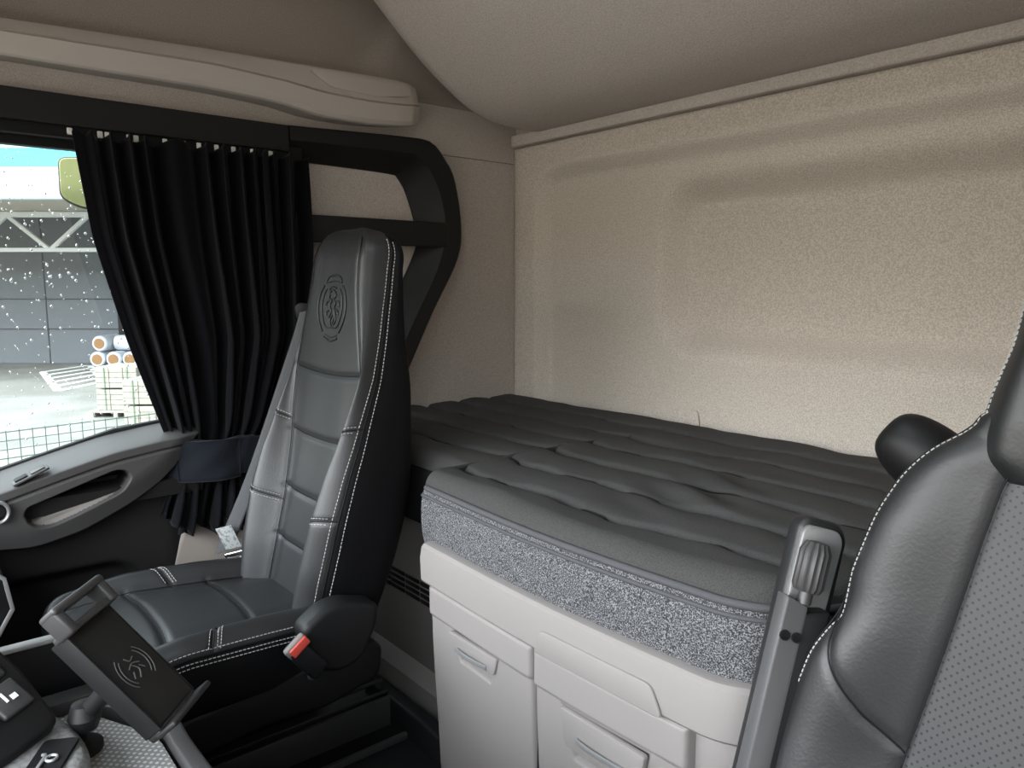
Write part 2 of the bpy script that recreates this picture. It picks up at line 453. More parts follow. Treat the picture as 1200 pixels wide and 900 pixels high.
def build_frame():
    # black rail cover above the window and the loop shaped pillar frame behind it
    t = empty('curtain_rail', (-1.96, .3, 1.36), 'black rail cover running above the side window', 'curtain rail')
    ob('cover', prism(rpoly([(0, 0), (.070, .0), (.070, .066), (0, .066)], .003, 2), -.84, .848, .001, 1, basis((-2.005, 0, 1.398), (1, 0, 0), (0, 0, 1), (0, 1, 0))), M['satinblack'], t)
    ob('track', join(box2(-1.985, -1.945, -.84, .848, 1.372, 1.40, .003), box2(-2.003, -1.975, -.84, .848, 1.352, 1.39, .003)), M['deepblack'], t)
    t = empty('pillar_frame', (-1.96, 1.1, .8), 'black loop shaped pillar frame beside the seat headrest', 'frame')
    outer = [(.852, 1.465), (1.215, 1.479), (1.30, 1.472), (1.345, 1.43), (1.381, 1.372), (1.405, 1.232), (1.388, 1.127), (1.296, .97), (1.21, .81), (1.12, .64), (1.06, .52)]
    inner = [(.852, 1.385), (1.17, 1.378), (1.213, 1.365), (1.241, 1.323), (1.27, 1.233), (1.272, 1.163), (1.20, 1.023), (1.10, .84), (1.00, .66), (.95, .52)]
    o_ = spline(outer, 8); i_ = spline(inner, 8)
    n = 60
    def res(p, n):
        L = np.concatenate([[0], np.cumsum(np.linalg.norm(np.diff(p, axis=0), axis=1))]); s = np.linspace(0, L[-1], n)
        return np.stack([np.interp(s, L, p[:, k]) for k in range(2)], 1)
    o_, i_ = res(o_, n), res(i_, n)
    sec = []
    for k in range(n):
        a, b = o_[k], i_[k]
        pts = [(0, a), (.062, a), (.066, a + (b - a) * .04), (.066, a + (b - a) * .46), (.062, a + (b - a) * .50), (.012, b - (b - a) * .03), (.008, b), (0, b)]
        sec.append([(-2.002 + x, p[0], p[1]) for x, p in pts])
    ob('frame', gridgeo(np.array(sec), True, True), M['satinblack'], t, sharp=22)
    ob('front_post', box2(-2.0, -1.955, .845, .895, .42, 1.42, .008), M['deepblack'], t)
    bar = rpoly([(0, -.034), (.052, -.038), (.056, .036), (0, .036)], .006, 3)
    ob('grab_bar', prism(bar, .90, 1.352, .006, 3, basis((-1.985, 0, 1.203), (1, 0, 0), (0, 0, 1), (0, 1, 0))), M['satinblack'], t)

def build_curtain():
    t = empty('curtain', (-1.93, .55, .45), 'black velvet curtain tied back beside the side window', 'curtain')
    ns, nt = 300, 110
    zk = [1.385, 1.153, .92, .69, .66, .57, .53, .455]
    yl = [.345, .372, .428, .497, .507, .51, .495, .47]
    yr = [.888, .888, .872, .775, .755, .722, .715, .70]
    fl, fr = mk_interp([-z for z in zk], yl), mk_interp([-z for z in zk], yr)
    rnd = random.Random(11)
    # warped phase gives folds of unequal width
    sx = np.linspace(0, 1, ns)
    w = 1 + .45 * np.sin(sx * 9 + 1) + .3 * np.sin(sx * 23 + 2); ph = np.cumsum(w); ph = ph / ph[-1]
    rows = []
    for i in range(nt):
        v = i / (nt - 1); z = 1.385 - v * .93
        a, b = fl(-z), fr(-z)
        tie = math.exp(-((z - .615) / .075) ** 2)
        top = sstep(1.30, 1.385, z)
        amp = .021 + .010 * sstep(1.3, 1.0, z) - .020 * tie + .002 * sstep(.56, .50, z)
        p = ph * 13 * 2 * PI + .35 * math.sin(z * 7) + .5 * np.sin(sx * 5 + z * 3)
        f = np.sin(p) + .25 * np.sin(2 * p + .7) + .28 * np.sin(p * .47 + 2.2 * z + 1)
        f = f * sstep(.03, .12, sx)
        x = -1.925 + amp * f + .012 * sstep(.55, .46, z)
        y = a + (b - a) * sx + .007 * np.cos(p) * sstep(.03, .12, sx) * (1 - tie)
        zz = z + (0.012 * np.sin(sx * 21) + .008 * np.sin(sx * 47) - .02 * sx + .03 * np.exp(-(sx / .12) ** 2)) * sstep(.60, .455, z) + .006 * top * np.sin(p)
        if True: zz = zz + .02 * top * sx * 0
        rows.append(np.stack([x, y, np.full(ns, 0.) + zz], 1))
    P = np.array(rows)
    ob('cloth', thick(P, .0025), M['velvet'], t, sharp=None)
    # tieback band
    ring = []
    for k in range(60):
        a = 2 * PI * k / 60
        ring.append((-1.928 + .046 * math.cos(a) * (1 if math.cos(a) > 0 else .7), .628 + .128 * math.sin(a), 0))
    rows = []
    for v in np.linspace(0, 1, 14):
        r = []
        for k, (x, y, z) in enumerate(ring + ring[:1]):
            q = .0025 * math.sin(k * 1.7 + v * 3) + .003 * math.sin(v * PI)
            r.append((x + q, y - .012 * (v - .3), .668 - .098 * v - .03 * (y - .628) + .004 * math.sin(k * .5)))
        rows.append(r)
    band = ob('tieback', thick(np.array(rows), .004), M['velvetband'], t, sharp=None, label='velvet tieback band around the gathered curtain')
    # overlapping end flap of the band with its hem
    y0, y1 = .515, .662
    fp = []
    for v in np.linspace(0, 1, 10):
        fp.append([(-1.868 - .045 * ((y - .60) / .10) ** 2 + .002 * math.sin(v * 9 + y * 60), y, .669 - .101 * v - .03 * (y - .628)) for y in np.linspace(y0, y1, 24)])
    fp = np.array(fp)
    ob('tieback_flap', thick(fp, .004), M['velvetband'], t, sharp=None)
    hem = lambda pts: tube(pts, .0011, 6)
    ob('hem', join(hem(fp[0] + (.005, 0, 0)), hem(fp[-1] + (.005, 0, 0)), hem(fp[:, -1] + (.005, 0, 0)), hem(fp[:, 0] + (.005, 0, 0))), M['velvetband'], band)
    # white gliders in the rail
    for k, s in enumerate((.0, .10, .125, .20, .225, .33, .40, .46, .53, .60, .68, .76)):
        y = .345 + s * .60
        ob('glider', join(box((-1.948, y, 1.388), (.012, .011, .013), .002), box((-1.948, y + .002, 1.381), (.006, .016, .005), .001)), M['white'], t)

def build_door():
    t = empty('door_1', (-1.95, .2, 0), 'dark passenger door panel with grey armrest pad', None, None, 'structure')
    # armrest pad as a height field over (y, z), pocket pressed in
    ys = np.linspace(-.45, .575, 420); zs = np.linspace(.36, .725, 300); Y, Z = np.meshgrid(ys, zs)
    topc = mk_interp([-.5, .0, .157, .253, .374, .496, .60], [.55, .60, .636, .662, .692, .708, .712])(Y)
    botc = mk_interp([-.5, -.1, .146, .207, .308, .419, .495, .56, .6], [.49, .475, .462, .452, .472, .522, .572, .655, .70])(Y)
    edge = np.minimum(topc - Z, Z - botc)
    pad = sstep(-.004, .026, edge)
    bulge = .085 * pad + .02 * sstep(.0, .09, Z - botc) * pad
    # pocket
    pa = np.array([(.192, .556), (.200, .572), (.378, .628), (.402, .622), (.408, .604), (.388, .572), (.300, .538), (.240, .518), (.205, .525)])
    pa = np.array(rpoly([tuple(p) for p in pa], .018, 5))
    def sdpoly(X, Yv, poly):
        d = np.full(X.shape, 1e9); s = np.ones(X.shape)
        n = len(poly)
        for i in range(n):
            a, b = poly[i], poly[i - 1]
            ex, ey = b - a; wx, wy = X - a[0], Yv - a[1]
            tt = np.clip((wx * ex + wy * ey) / (ex * ex + ey * ey), 0, 1)
            d = np.minimum(d, (wx - ex * tt) ** 2 + (wy - ey * tt) ** 2)
            c1 = Yv >= a[1]; c2 = Yv < b[1]; c3 = ex * wy > ey * wx
            flip = (c1 & c2 & c3) | (~c1 & ~c2 & ~c3); s = np.where(flip, -s, s)
        return s * np.sqrt(d)
    pk = sdpoly(Y, Z, pa)
    upper = sstep(-.005, .005, Z - (.534 + .215 * (Y - .193)))       # upper half of the pocket is deep, the lower half a sloping pale insert
    X = -1.985 + bulge - (.070 * upper + .022) * (1 - sstep(-.012, .002, pk))
    # thin groove under the top cap
    cap = topc - .047 + 0 * Z
    X = X - .006 * np.exp(-((Z - cap) / .003) ** 2) * sstep(-.05, .02, pk) * pad
    P = np.stack([X, Y, Z], 2)
    inside = edge > -.004
    nu = len(ys); V = P.reshape(-1, 3)
    groups = {'pad': [], 'pocket': []}
    for i in range(len(zs) - 1):
        for j in range(nu - 1):
            if edge[i, j] < -.006 and edge[i + 1, j + 1] < -.006: continue
            f = (i * nu + j, i * nu + j + 1, (i + 1) * nu + j + 1, (i + 1) * nu + j)
            ins = pk[i, j] < -.004
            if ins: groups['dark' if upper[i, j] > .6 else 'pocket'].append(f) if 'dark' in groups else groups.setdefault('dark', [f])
            else: groups['pad'].append(f)
    def sub(faces):
        ids = sorted({i for f in faces for i in f}); mp = {a: b for b, a in enumerate(ids)}
        return V[ids], [tuple(mp[i] for i in f) for f in faces]
    ob('armrest_pad', sub(groups['pad']), M['doorpad'], t, sharp=None, label='grey armrest pad along the door top')
    ob('pocket_insert', sub(groups['pocket']), M['doorlight'], t, sharp=None, label='pale grey insert in the door pocket')
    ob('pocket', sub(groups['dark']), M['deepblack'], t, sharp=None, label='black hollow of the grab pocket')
    # sill cap toward the glass
    ob('sill', prism([(0, 0), (.10, -.02), (.09, -.06), (0, -.06)], -.6, .575, 0, 1, basis((-2.0, 0, .60), (1, 0, 0), (0, 0, 1), (0, 1, 0))), M['doordark'], t)
    # lower panel with the long dark recess
    ys = np.linspace(-.75, .60, 120); zs = np.linspace(0.02, .60, 90); Y, Z = np.meshgrid(ys, zs)
    rec = sd_rrect(Y, Z, -.6, .43, .05, .385, .07)
    X = -1.955 - .035 * (1 - sstep(-.02, .01, rec)) - .03 * sstep(.50, .60, Y)
    ob('lower_panel', thick(np.stack([X, Y, Z], 2), (-.02, 0, 0)), M['doordark'], t, sharp=None)
    # window switches on the cap, at the left
    d = np.array((0, .075, .032)); d /= np.linalg.norm(d); nrm = np.cross(d, (1, 0, 0)) * -1
    B = basis((-1.893, .212, .640), d, (1, 0, 0), (0, -d[2] * 1, d[1]))
    sw = ob('switch_panel', xf(box((0, 0, .0), (.075, .034, .006), .003), B), M['doorpad'], t)
    ob('switch', xf(box((-.018, 0, .004), (.026, .024, .006), .002), B), M['deepblack'], sw)
    ob('switch', xf(box((.016, 0, .004), (.030, .026, .006), .003), B), M['phonerim'], sw)
    rg = [(-1.868, .146 + .019 * math.cos(a), .575 + .022 * math.sin(a)) for a in np.linspace(0, 2 * PI, 24, endpoint=False)]
    ob('handle_ring', join(tube(rg, .004, 8, (1, 0, 0), True)), M['silver'], t, label='silver ring around the door handle')
    ob('handle_cup', lathe([(.0175, 0), (.0175, .012), (.012, .016), (0.001, .016)], 24, basis((-1.885, .146, .575), (0, 1, 0), (0, 0, 1), (1, 0, 0))), M['satinblack'], t)

# ------------------------------------------------------------------ seats
def back_rows(cx, line, tabs, zs, dome_h, tilt, cw=.52):
    """line: (z list, y list) of the front centre line; tabs: dict of interp functions"""
    n = np.array((0, math.cos(tilt), -math.sin(tilt))); ax = np.array((0, math.sin(tilt), math.cos(tilt)))
    def loop(z):
        w = tabs['w'](z); a = tabs['a'](z); b = w - a; f = tabs['f'](z); g = tabs['g'](z); D = tabs['D'](z); r = tabs.get('r', lambda z: .06)(z)
        ctrl = [(0, 0.004), (a * .55, .002), (a, 0), (a + b * cw, -f), (w - .004, -f + g), (w + .004, -f + g + (D + f - g) * .45), (w - .004, D * .88), (w - r, D), (0, D + .006)]
        return half_to_loop(ctrl, Loft.NS)
    rows = []
    for z in zs:
        c = np.array((cx, line(z), z)); L = loop(z)
        rows.append([c + np.array((x, 0, 0)) + n * y for x, y in L])
    z1 = zs[-1]; L = loop(z1); m = L.mean(0); m[0] = 0; m[1] = tabs['D'](z1) * .5
    c = np.array((cx, line(z1), z1))
    for q in np.linspace(0, 1, 16)[1:]:
        e = math.sin(q * PI / 2 * .985); s = math.cos(q * PI / 2 * .985) ** .62
        rows.append([c + ax * dome_h * e + np.array(((p[0] - m[0]) * s + m[0], 0, 0)) + n * ((p[1] - m[1]) * s + m[1]) for p in L])
    return np.array(rows)

def zrow(zs, z):
    return float(np.interp(z, zs, np.arange(len(zs))))

def seam(L, pts, n=60):
    """pts: (column, row) floats -> 3-D polyline on the loft"""
    pts = np.array(pts, float); s = np.linspace(0, len(pts) - 1, n)
    return np.array([L.at(np.interp(q, range(len(pts)), pts[:, 0]), np.interp(q, range(len(pts)), pts[:, 1])) for q in s])

def lift(L, N, pts, off, n=80):
    pts = np.array(pts, float); s = np.linspace(0, len(pts) - 1, n); out = []
    LN = Loft(N)
    for q in s:
        k, i = np.interp(q, range(len(pts)), pts[:, 0]), np.interp(q, range(len(pts)), pts[:, 1])
        nn = LN.at(k, i); nn /= np.linalg.norm(nn) + 1e-9
        out.append(L.at(k, i) + nn * off)
    return np.array(out)

def split_cols(P, cols, keep):
    """sub-surface of a closed loft: columns from..to (may wrap)"""
    idx = [c % P.shape[1] for c in range(cols[0], cols[1] + 1)]
    return P[:, idx]

def build_seat():
    t = empty('passenger_seat', (-1.55, .5, 0), 'black leather passenger seat with an embossed headrest in front of the bunk', 'seat')
    NS = Loft.NS; cx = -1.560
    zt = np.concatenate([np.linspace(.34, 1.112, 220)])
    tabs = dict(
        a=mk_interp([.34, .45, .56, .66, .76, .86, .95, 1.05, 1.11], [.092, .096, .108, .128, .150, .158, .135, .112, .108]),
        w=mk_interp([.34, .45, .56, .66, .76, .86, .95, 1.05, 1.11], [.180, .200, .208, .204, .192, .178, .164, .152, .146]),
        f=mk_interp([.34, .45, .56, .66, .76, .86, .95, 1.05, 1.11], [.045, .055, .060, .050, .028, .004, -.010, -.018, -.02]),
        g=mk_interp([.34, .5, .7, .86, .95, 1.11], [.040, .040, .036, .034, .036, .04]),
        D=mk_interp([.34, .5, .66, .86, 1.0, 1.11], [.140, .150, .148, .130, .110, .10]))
    line = mk_interp([.30, .36, .45, .56, .694, .856, 1.0, 1.114, 1.2], [.622, .632, .655, .687, .722, .752, .768, .783, .805])
    P = back_rows(cx, line, tabs, zt, .075, math.radians(13))
    L = Loft(P); top = len(zt) - 1 + 9
    zr = lambda z: zrow(zt, z)
    nu = P.shape[1]
    seams = []
    c2 = 2 * NS
    for s in (1, -1):
        seams.append((seam(L, [(s * c2, zr(z)) for z in np.linspace(.34, 1.10, 30)] + [(s * c2, len(zt) + 6)], 260), .003, .0032))
    for z, dz in ((.862, .010), (.715, .008), (.585, .006), (.475, .004)):
        seams.append((seam(L, [(k, zr(z - dz * math.cos(k / c2 * PI / 2))) for k in np.linspace(-c2, c2, 11)], 120), .0045, .0050))
    for s in (1, -1):
        for z in (.735, .55):
            seams.append((seam(L, [(s * k, zr(z + .01 * (k / NS - 2))) for k in np.linspace(c2, 4 * NS, 8)], 60), .0025, .004))
        seams.append((seam(L, [(s * 4 * NS, i) for i in np.linspace(0, top, 40)], 260), .002, .003))
    groove.sign = back_sign(P)
    G = groove(P, seams)
    N = normals(G, True) * groove.sign
    LG = Loft(G)
    # front upholstery and the plain side/back shell as two meshes
    fc = 4 * NS
    front = split_cols(G, (-fc, fc), None)
    bk = ob('backrest', gridgeo(front), M['leather'], t, sharp=None)
    rear = split_cols(G, (fc, nu - fc), None)
    cap = list(range((rear.shape[0] - 1) * rear.shape[1], rear.shape[0] * rear.shape[1]))
    ob('backrest_shell', gridgeo(rear), M['leather_side'], t, sharp=None)
    cords(seams, bk)
    for s in (1, -1):
        st = []
        for k in (3.80, 4.22):
            st.append(dashes(lift(LG, N, [(s * k * NS, i) for i in np.linspace(2, top - 2, 60)], .0008, 260), .0050, .0028, .0009))
        for z in (.735, .55):
            for dz in (.006, -.006):
                st.append(dashes(lift(LG, N, [(s * k, zr(z + dz + .01 * (k / NS - 2))) for k in np.linspace(c2 + 2, 3.7 * NS, 8)], .0006, 40), .0045, .0025, .0007))
        ob('stitching', join(*st), M['stitch'], bk, label='double rows of white stitching')
    # embossed shield with crown on the headrest
    em = []
    def hp(u, v):                                     # u across in m (+ toward aisle), v up in m from the emblem centre
        z = 1.002 + v * .90
        k = 1.12 * u / tabs['a'](z) * c2
        return lift(LG, N, [(k, zr(z)), (k, zr(z))], .0014, 2)[0]
    def line3(pts, r=.0024, closed=False, n=8):
        q = spline(pts, n, closed); return tube([hp(*p) for p in q], r, 6, (.1, -.9, .3), closed)
    shield = [(-.036, .052), (-.048, .034), (-.055, .0), (-.048, -.034), (-.032, -.062), (0, -.066), (.032, -.062), (.048, -.034), (.055, .0), (.048, .034), (.036, .052)]
    inner = [(u * .72, v * .80 + .002) for u, v in shield]
    em += [line3(shield[:5]), line3(shield[6:]), line3(inner, .0019)]
    em += [line3([(-.030, .060), (-.022, .074), (0, .079), (.022, .074), (.030, .060)]), line3([(-.030, .060), (0, .064), (.030, .060)], .0017), line3([(-.026, -.076), (0, -.084), (.026, -.076)], .0026), line3([(-.024, -.069), (0, -.074), (.024, -.069)], .0018)]
    beast = [[(-.014, .036), (-.004, .042), (.008, .036), (.010, .026), (.002, .022)], [(-.012, .030), (-.014, .022), (-.004, .018)], [(.002, .022), (.010, .010), (.006, -.006), (.010, -.022), (.004, -.040)],
             [(-.004, .018), (-.010, .004), (-.004, -.010), (-.010, -.026)], [(-.004, .012), (-.020, .014), (-.024, .004)], [(.006, .010), (.022, .014), (.026, .002)], [(.004, -.004), (.020, -.008), (.024, -.018)],
             [(-.006, -.006), (-.020, -.012), (-.020, -.022)], [(.002, -.020), (-.006, -.034), (.002, -.050)], [(.006, .002), (.016, -.030), (.008, -.044)], [(-.016, .044), (-.006, .050), (.010, .046)]]
    em += [line3(b, .0022, False, 6) for b in beast]
    ob('emblem', join(*em), M['leather'], bk, sharp=None, label='embossed shield emblem with a crown')

    # cushion
    yt = np.linspace(.255, .70, 170)
    tc = dict(a=mk_interp([.2, .35, .5, .7], [.168, .160, .142, .128]), w=mk_interp([.2, .3, .5, .7], [.220, .236, .232, .215]), f=mk_interp([.2, .35, .55, .7], [.022, .030, .032, .030]),
              z=mk_interp([.18, .26, .36, .5, .6, .7], [.372, .386, .392, .384, .374, .368]))
    def loop(y):
        a, w, f = tc['a'](y), tc['w'](y), tc['f'](y); b = w - a
        return half_to_loop([(0, .003), (a * .55, .002), (a, 0), (a + b * .5, f), (w, f - .028), (w + .008, -.060), (w - .004, -.112), (w - .05, -.125), (0, -.125)], NS)
    rows = []
    L0 = loop(yt[0]); z0 = tc['z'](yt[0])
    for q in np.linspace(1, 0, 18)[:-1]:
        e = math.sin(q * PI / 2 * .985); s = math.cos(q * PI / 2 * .985) ** .55
        sx_ = .90 + .10 * s
        rows.append([(cx + p[0] * sx_, yt[0] - .062 * e, z0 + (p[1] + .062) * s - .062) for p in L0])
    nd = len(rows)
    for y in yt:
        rows.append([(cx + p[0], y, tc['z'](y) + p[1]) for p in loop(y)])
    P = np.array(rows); L = Loft(P); groove.sign = back_sign(P)
    yr = lambda y: nd + float(np.interp(y, yt, range(len(yt))))
    seams = []
    for s in (1, -1):
        seams.append((seam(L, [(s * c2, i) for i in np.linspace(5, P.shape[0] - 1, 40)], 200), .003, .004))
        seams.append((seam(L, [(s * 4 * NS, i) for i in np.linspace(3, P.shape[0] - 1, 40)], 200), .003, .003))
        seams.append((seam(L, [(s * k, yr(.44 - .02 * (k / NS - 2))) for k in np.linspace(c2, 4 * NS, 8)], 60), .004, .0045))
    seams.append((seam(L, [(k, yr(.345 + .012 * math.cos(k / c2 * PI / 2))) for k in np.linspace(-c2, c2, 11)], 120), .0055, .0060))
    seams.append((seam(L, [(k, yr(.512 + .010 * math.cos(k / c2 * PI / 2))) for k in np.linspace(-c2, c2, 11)], 120), .0055, .0060))
    G = groove(P, seams); N = normals(G, True) * groove.sign; LG = Loft(G)
    cu = ob('cushion', gridgeo(split_cols(G, (-fc, fc), None)), M['leather'], t, sharp=None)
    ob('cushion_shell', gridgeo(split_cols(G, (fc, nu - fc), None)), M['leather_side'], t, sharp=None)
    cords(seams, cu)
    for s in (1, -1):
        st = []
        for k in (3.82, 4.14, 4.26):
            st.append(dashes(lift(LG, N, [(s * k * NS, i) for i in np.linspace(6, P.shape[0] - 3, 50)], .0007, 220), .0050, .0028, .0009))
        for dy in (.008, -.008, .014):
            st.append(dashes(lift(LG, N, [(s * k, yr(.44 + dy - .02 * (k / NS - 2))) for k in np.linspace(c2 + 3, 3.9 * NS, 8)], .0006, 40), .0045, .0025, .0007))
        ob('stitching', join(*st), M['stitch'], cu, label='rows of white stitching')
    # pan, pedestal, rails
    Bx = basis((0, 0, 0), (0, 1, 0), (0, 0, 1), (1, 0, 0))
    pan = rpoly([(.22, .275), (.23, .215), (.36, .20), (.50, .215), (.62, .205), (.74, .23), (.75, .30), (.70, .32), (.40, .29)], .02, 4)
    ob('seat_pan', prism(pan, -1.765, -1.325, .012, 3, Bx), M['blackpl'], t)
    ob('pedestal', prism(rpoly([(.26, .03), (.28, .235), (.70, .235), (.74, .03)], .03, 4), -1.74, -1.60, .012, 3, Bx), M['deepblack'], t)
    for x in (-1.72, -1.59):
        ob('rail', box2(x - .025, x + .025, .24, .90, .0, .035, .005), M['steel'], t)
    for k in range(5):
        ob('slide_rail', box2(-1.585 + .024 * k, -1.579 + .024 * k, .27, .86, .125 - .018 * k, .131 - .018 * k, .001), M['steel'], t)
    # hinge cover and buckle on the aisle side
    cov = rpoly([(.556, .402), (.603, .431), (.642, .436), (.722, .412), (.716, .364), (.682, .303), (.632, .290), (.588, .306), (.562, .352)], .018, 5)
    ob('hinge_cover', prism(cov, -1.345, -1.288, .014, 4, Bx), M['blackpl'], t, label='black plastic hinge cover at the seat side')
    a = np.array((.45, .89)); # buckle axis tilted forward up
    Bk = basis((-1.283, .556, .362), (0, .80, -.60), (1, 0, 0), (0, -.60, -.80)) if False else basis((-1.288, .549, .366), (0, .62, -.78), (1, 0, 0), (0, .78, .62))
    bl = ob('buckle', xf(join(box((.018, .004, -.004), (.085, .034, .040), .008, 3)), Bk), M['deepblack'], t)
    Br = basis((-1.284, .541, .374), (0, .87, .49), (1, 0, 0), (0, -.49, .87))
    Br = basis((-1.270, .537, .377), (.10, .84, .53), (.80, -.38, .46), (.59, .38, -.71))
    n_ = np.cross((.10, .84, .53), (.80, -.38, .46)); n_ /= np.linalg.norm(n_)
    Br = basis((-1.276, .537, .382), np.array((.0, .80, .60)), np.array((0, -.60, .80)), (1, 0, 0))
    ob('button_frame', xf(box((0, 0, .000), (.047, .025, .016), .005, 3), Br), M['basepl'], bl)
    ob('release_button', xf(box((0.003, -.001, .007), (.040, .019, .008), .003, 3), Br), M['red'], bl, label='red release button')
    ob('bolt', lathe([(.009, 0), (.009, .006), (.005, .008), (.001, .008)], 16, basis((-1.325, .585, .288), (0, 1, 0), (0, 0, 1), (1, 0, 0))), M['steel'], t)

def back_sign(P):
    """+1 when normals() points outward on a closed loft"""
    N = normals(P, True); i = P.shape[0] // 2; c = P[i].mean(0)
    return 1.0 if ((P[i] - c) * N[i]).sum() > 0 else -1.0

def build_belt():
    t = empty('seat_belt', (-1.82, .7, .3), 'grey seat belt hanging from the pillar beside the passenger seat', 'seat belt')
    R = np.array((.60, .79, 0.)); 
    path = spline([(-1.835, .835, .985), (-1.835, .808, .905), (-1.83, .69, .61), (-1.822, .612, .45), (-1.82, .590, .40)], 14)
    rows = []
    for i, p in enumerate(path):
        tw = np.array((.45, .85, .24)); tw /= np.linalg.norm(tw)
        w = .0185 + .004 * i / len(path)
        rows.append([p + tw * w * s + np.array((.002 * (1 - s * s), 0, 0)) for s in np.linspace(-1, 1, 7)])
    ob('webbing', thick(np.array(rows), .0018), M['webbing'], t, sharp=None)
    ob('top_guide', prism(rpoly([(-.018, -.02), (.018, -.025), (.020, .012), (.0, .022), (-.018, .015)], .008, 4), -.006, .006, .003, 2, basis((-1.855, .832, .985), (.45, .85, .24), (0, -.2, .97), (.88, -.45, 0))), M['blackpl'], t)
    B = basis((-1.812, .600, .435), (.5, .83, .22), (-.16, -.34, .93), (.85, -.50, -.03))
    ob('label', xf(box((.002, .002, .004), (.038, .060, .0015), .0005), B), M['label'], t, label='printed care label on the webbing')
    ob('tongue', xf(join(box((0, -.042, .003), (.054, .014, .010), .004, 3), box((-.006, -.060, .004), (.046, .016, .006), .003)), B), M['chrome'], t, label='chrome belt tongue')
    ob('anchor', xf(join(box((-.004, -.095, -.004), (.046, .055, .016), .006, 3)), B), M['blackpl'], t)
    ob('anchor_strap', thick(np.array([[p + np.array((.0, .012, 0.)) * s for s in (-1, 0, 1)] for p in spline([(-1.80, .60, .31), (-1.79, .635, .345), (-1.785, .665, .395)], 8)]), .002), M['webbing'], t, sharp=None)

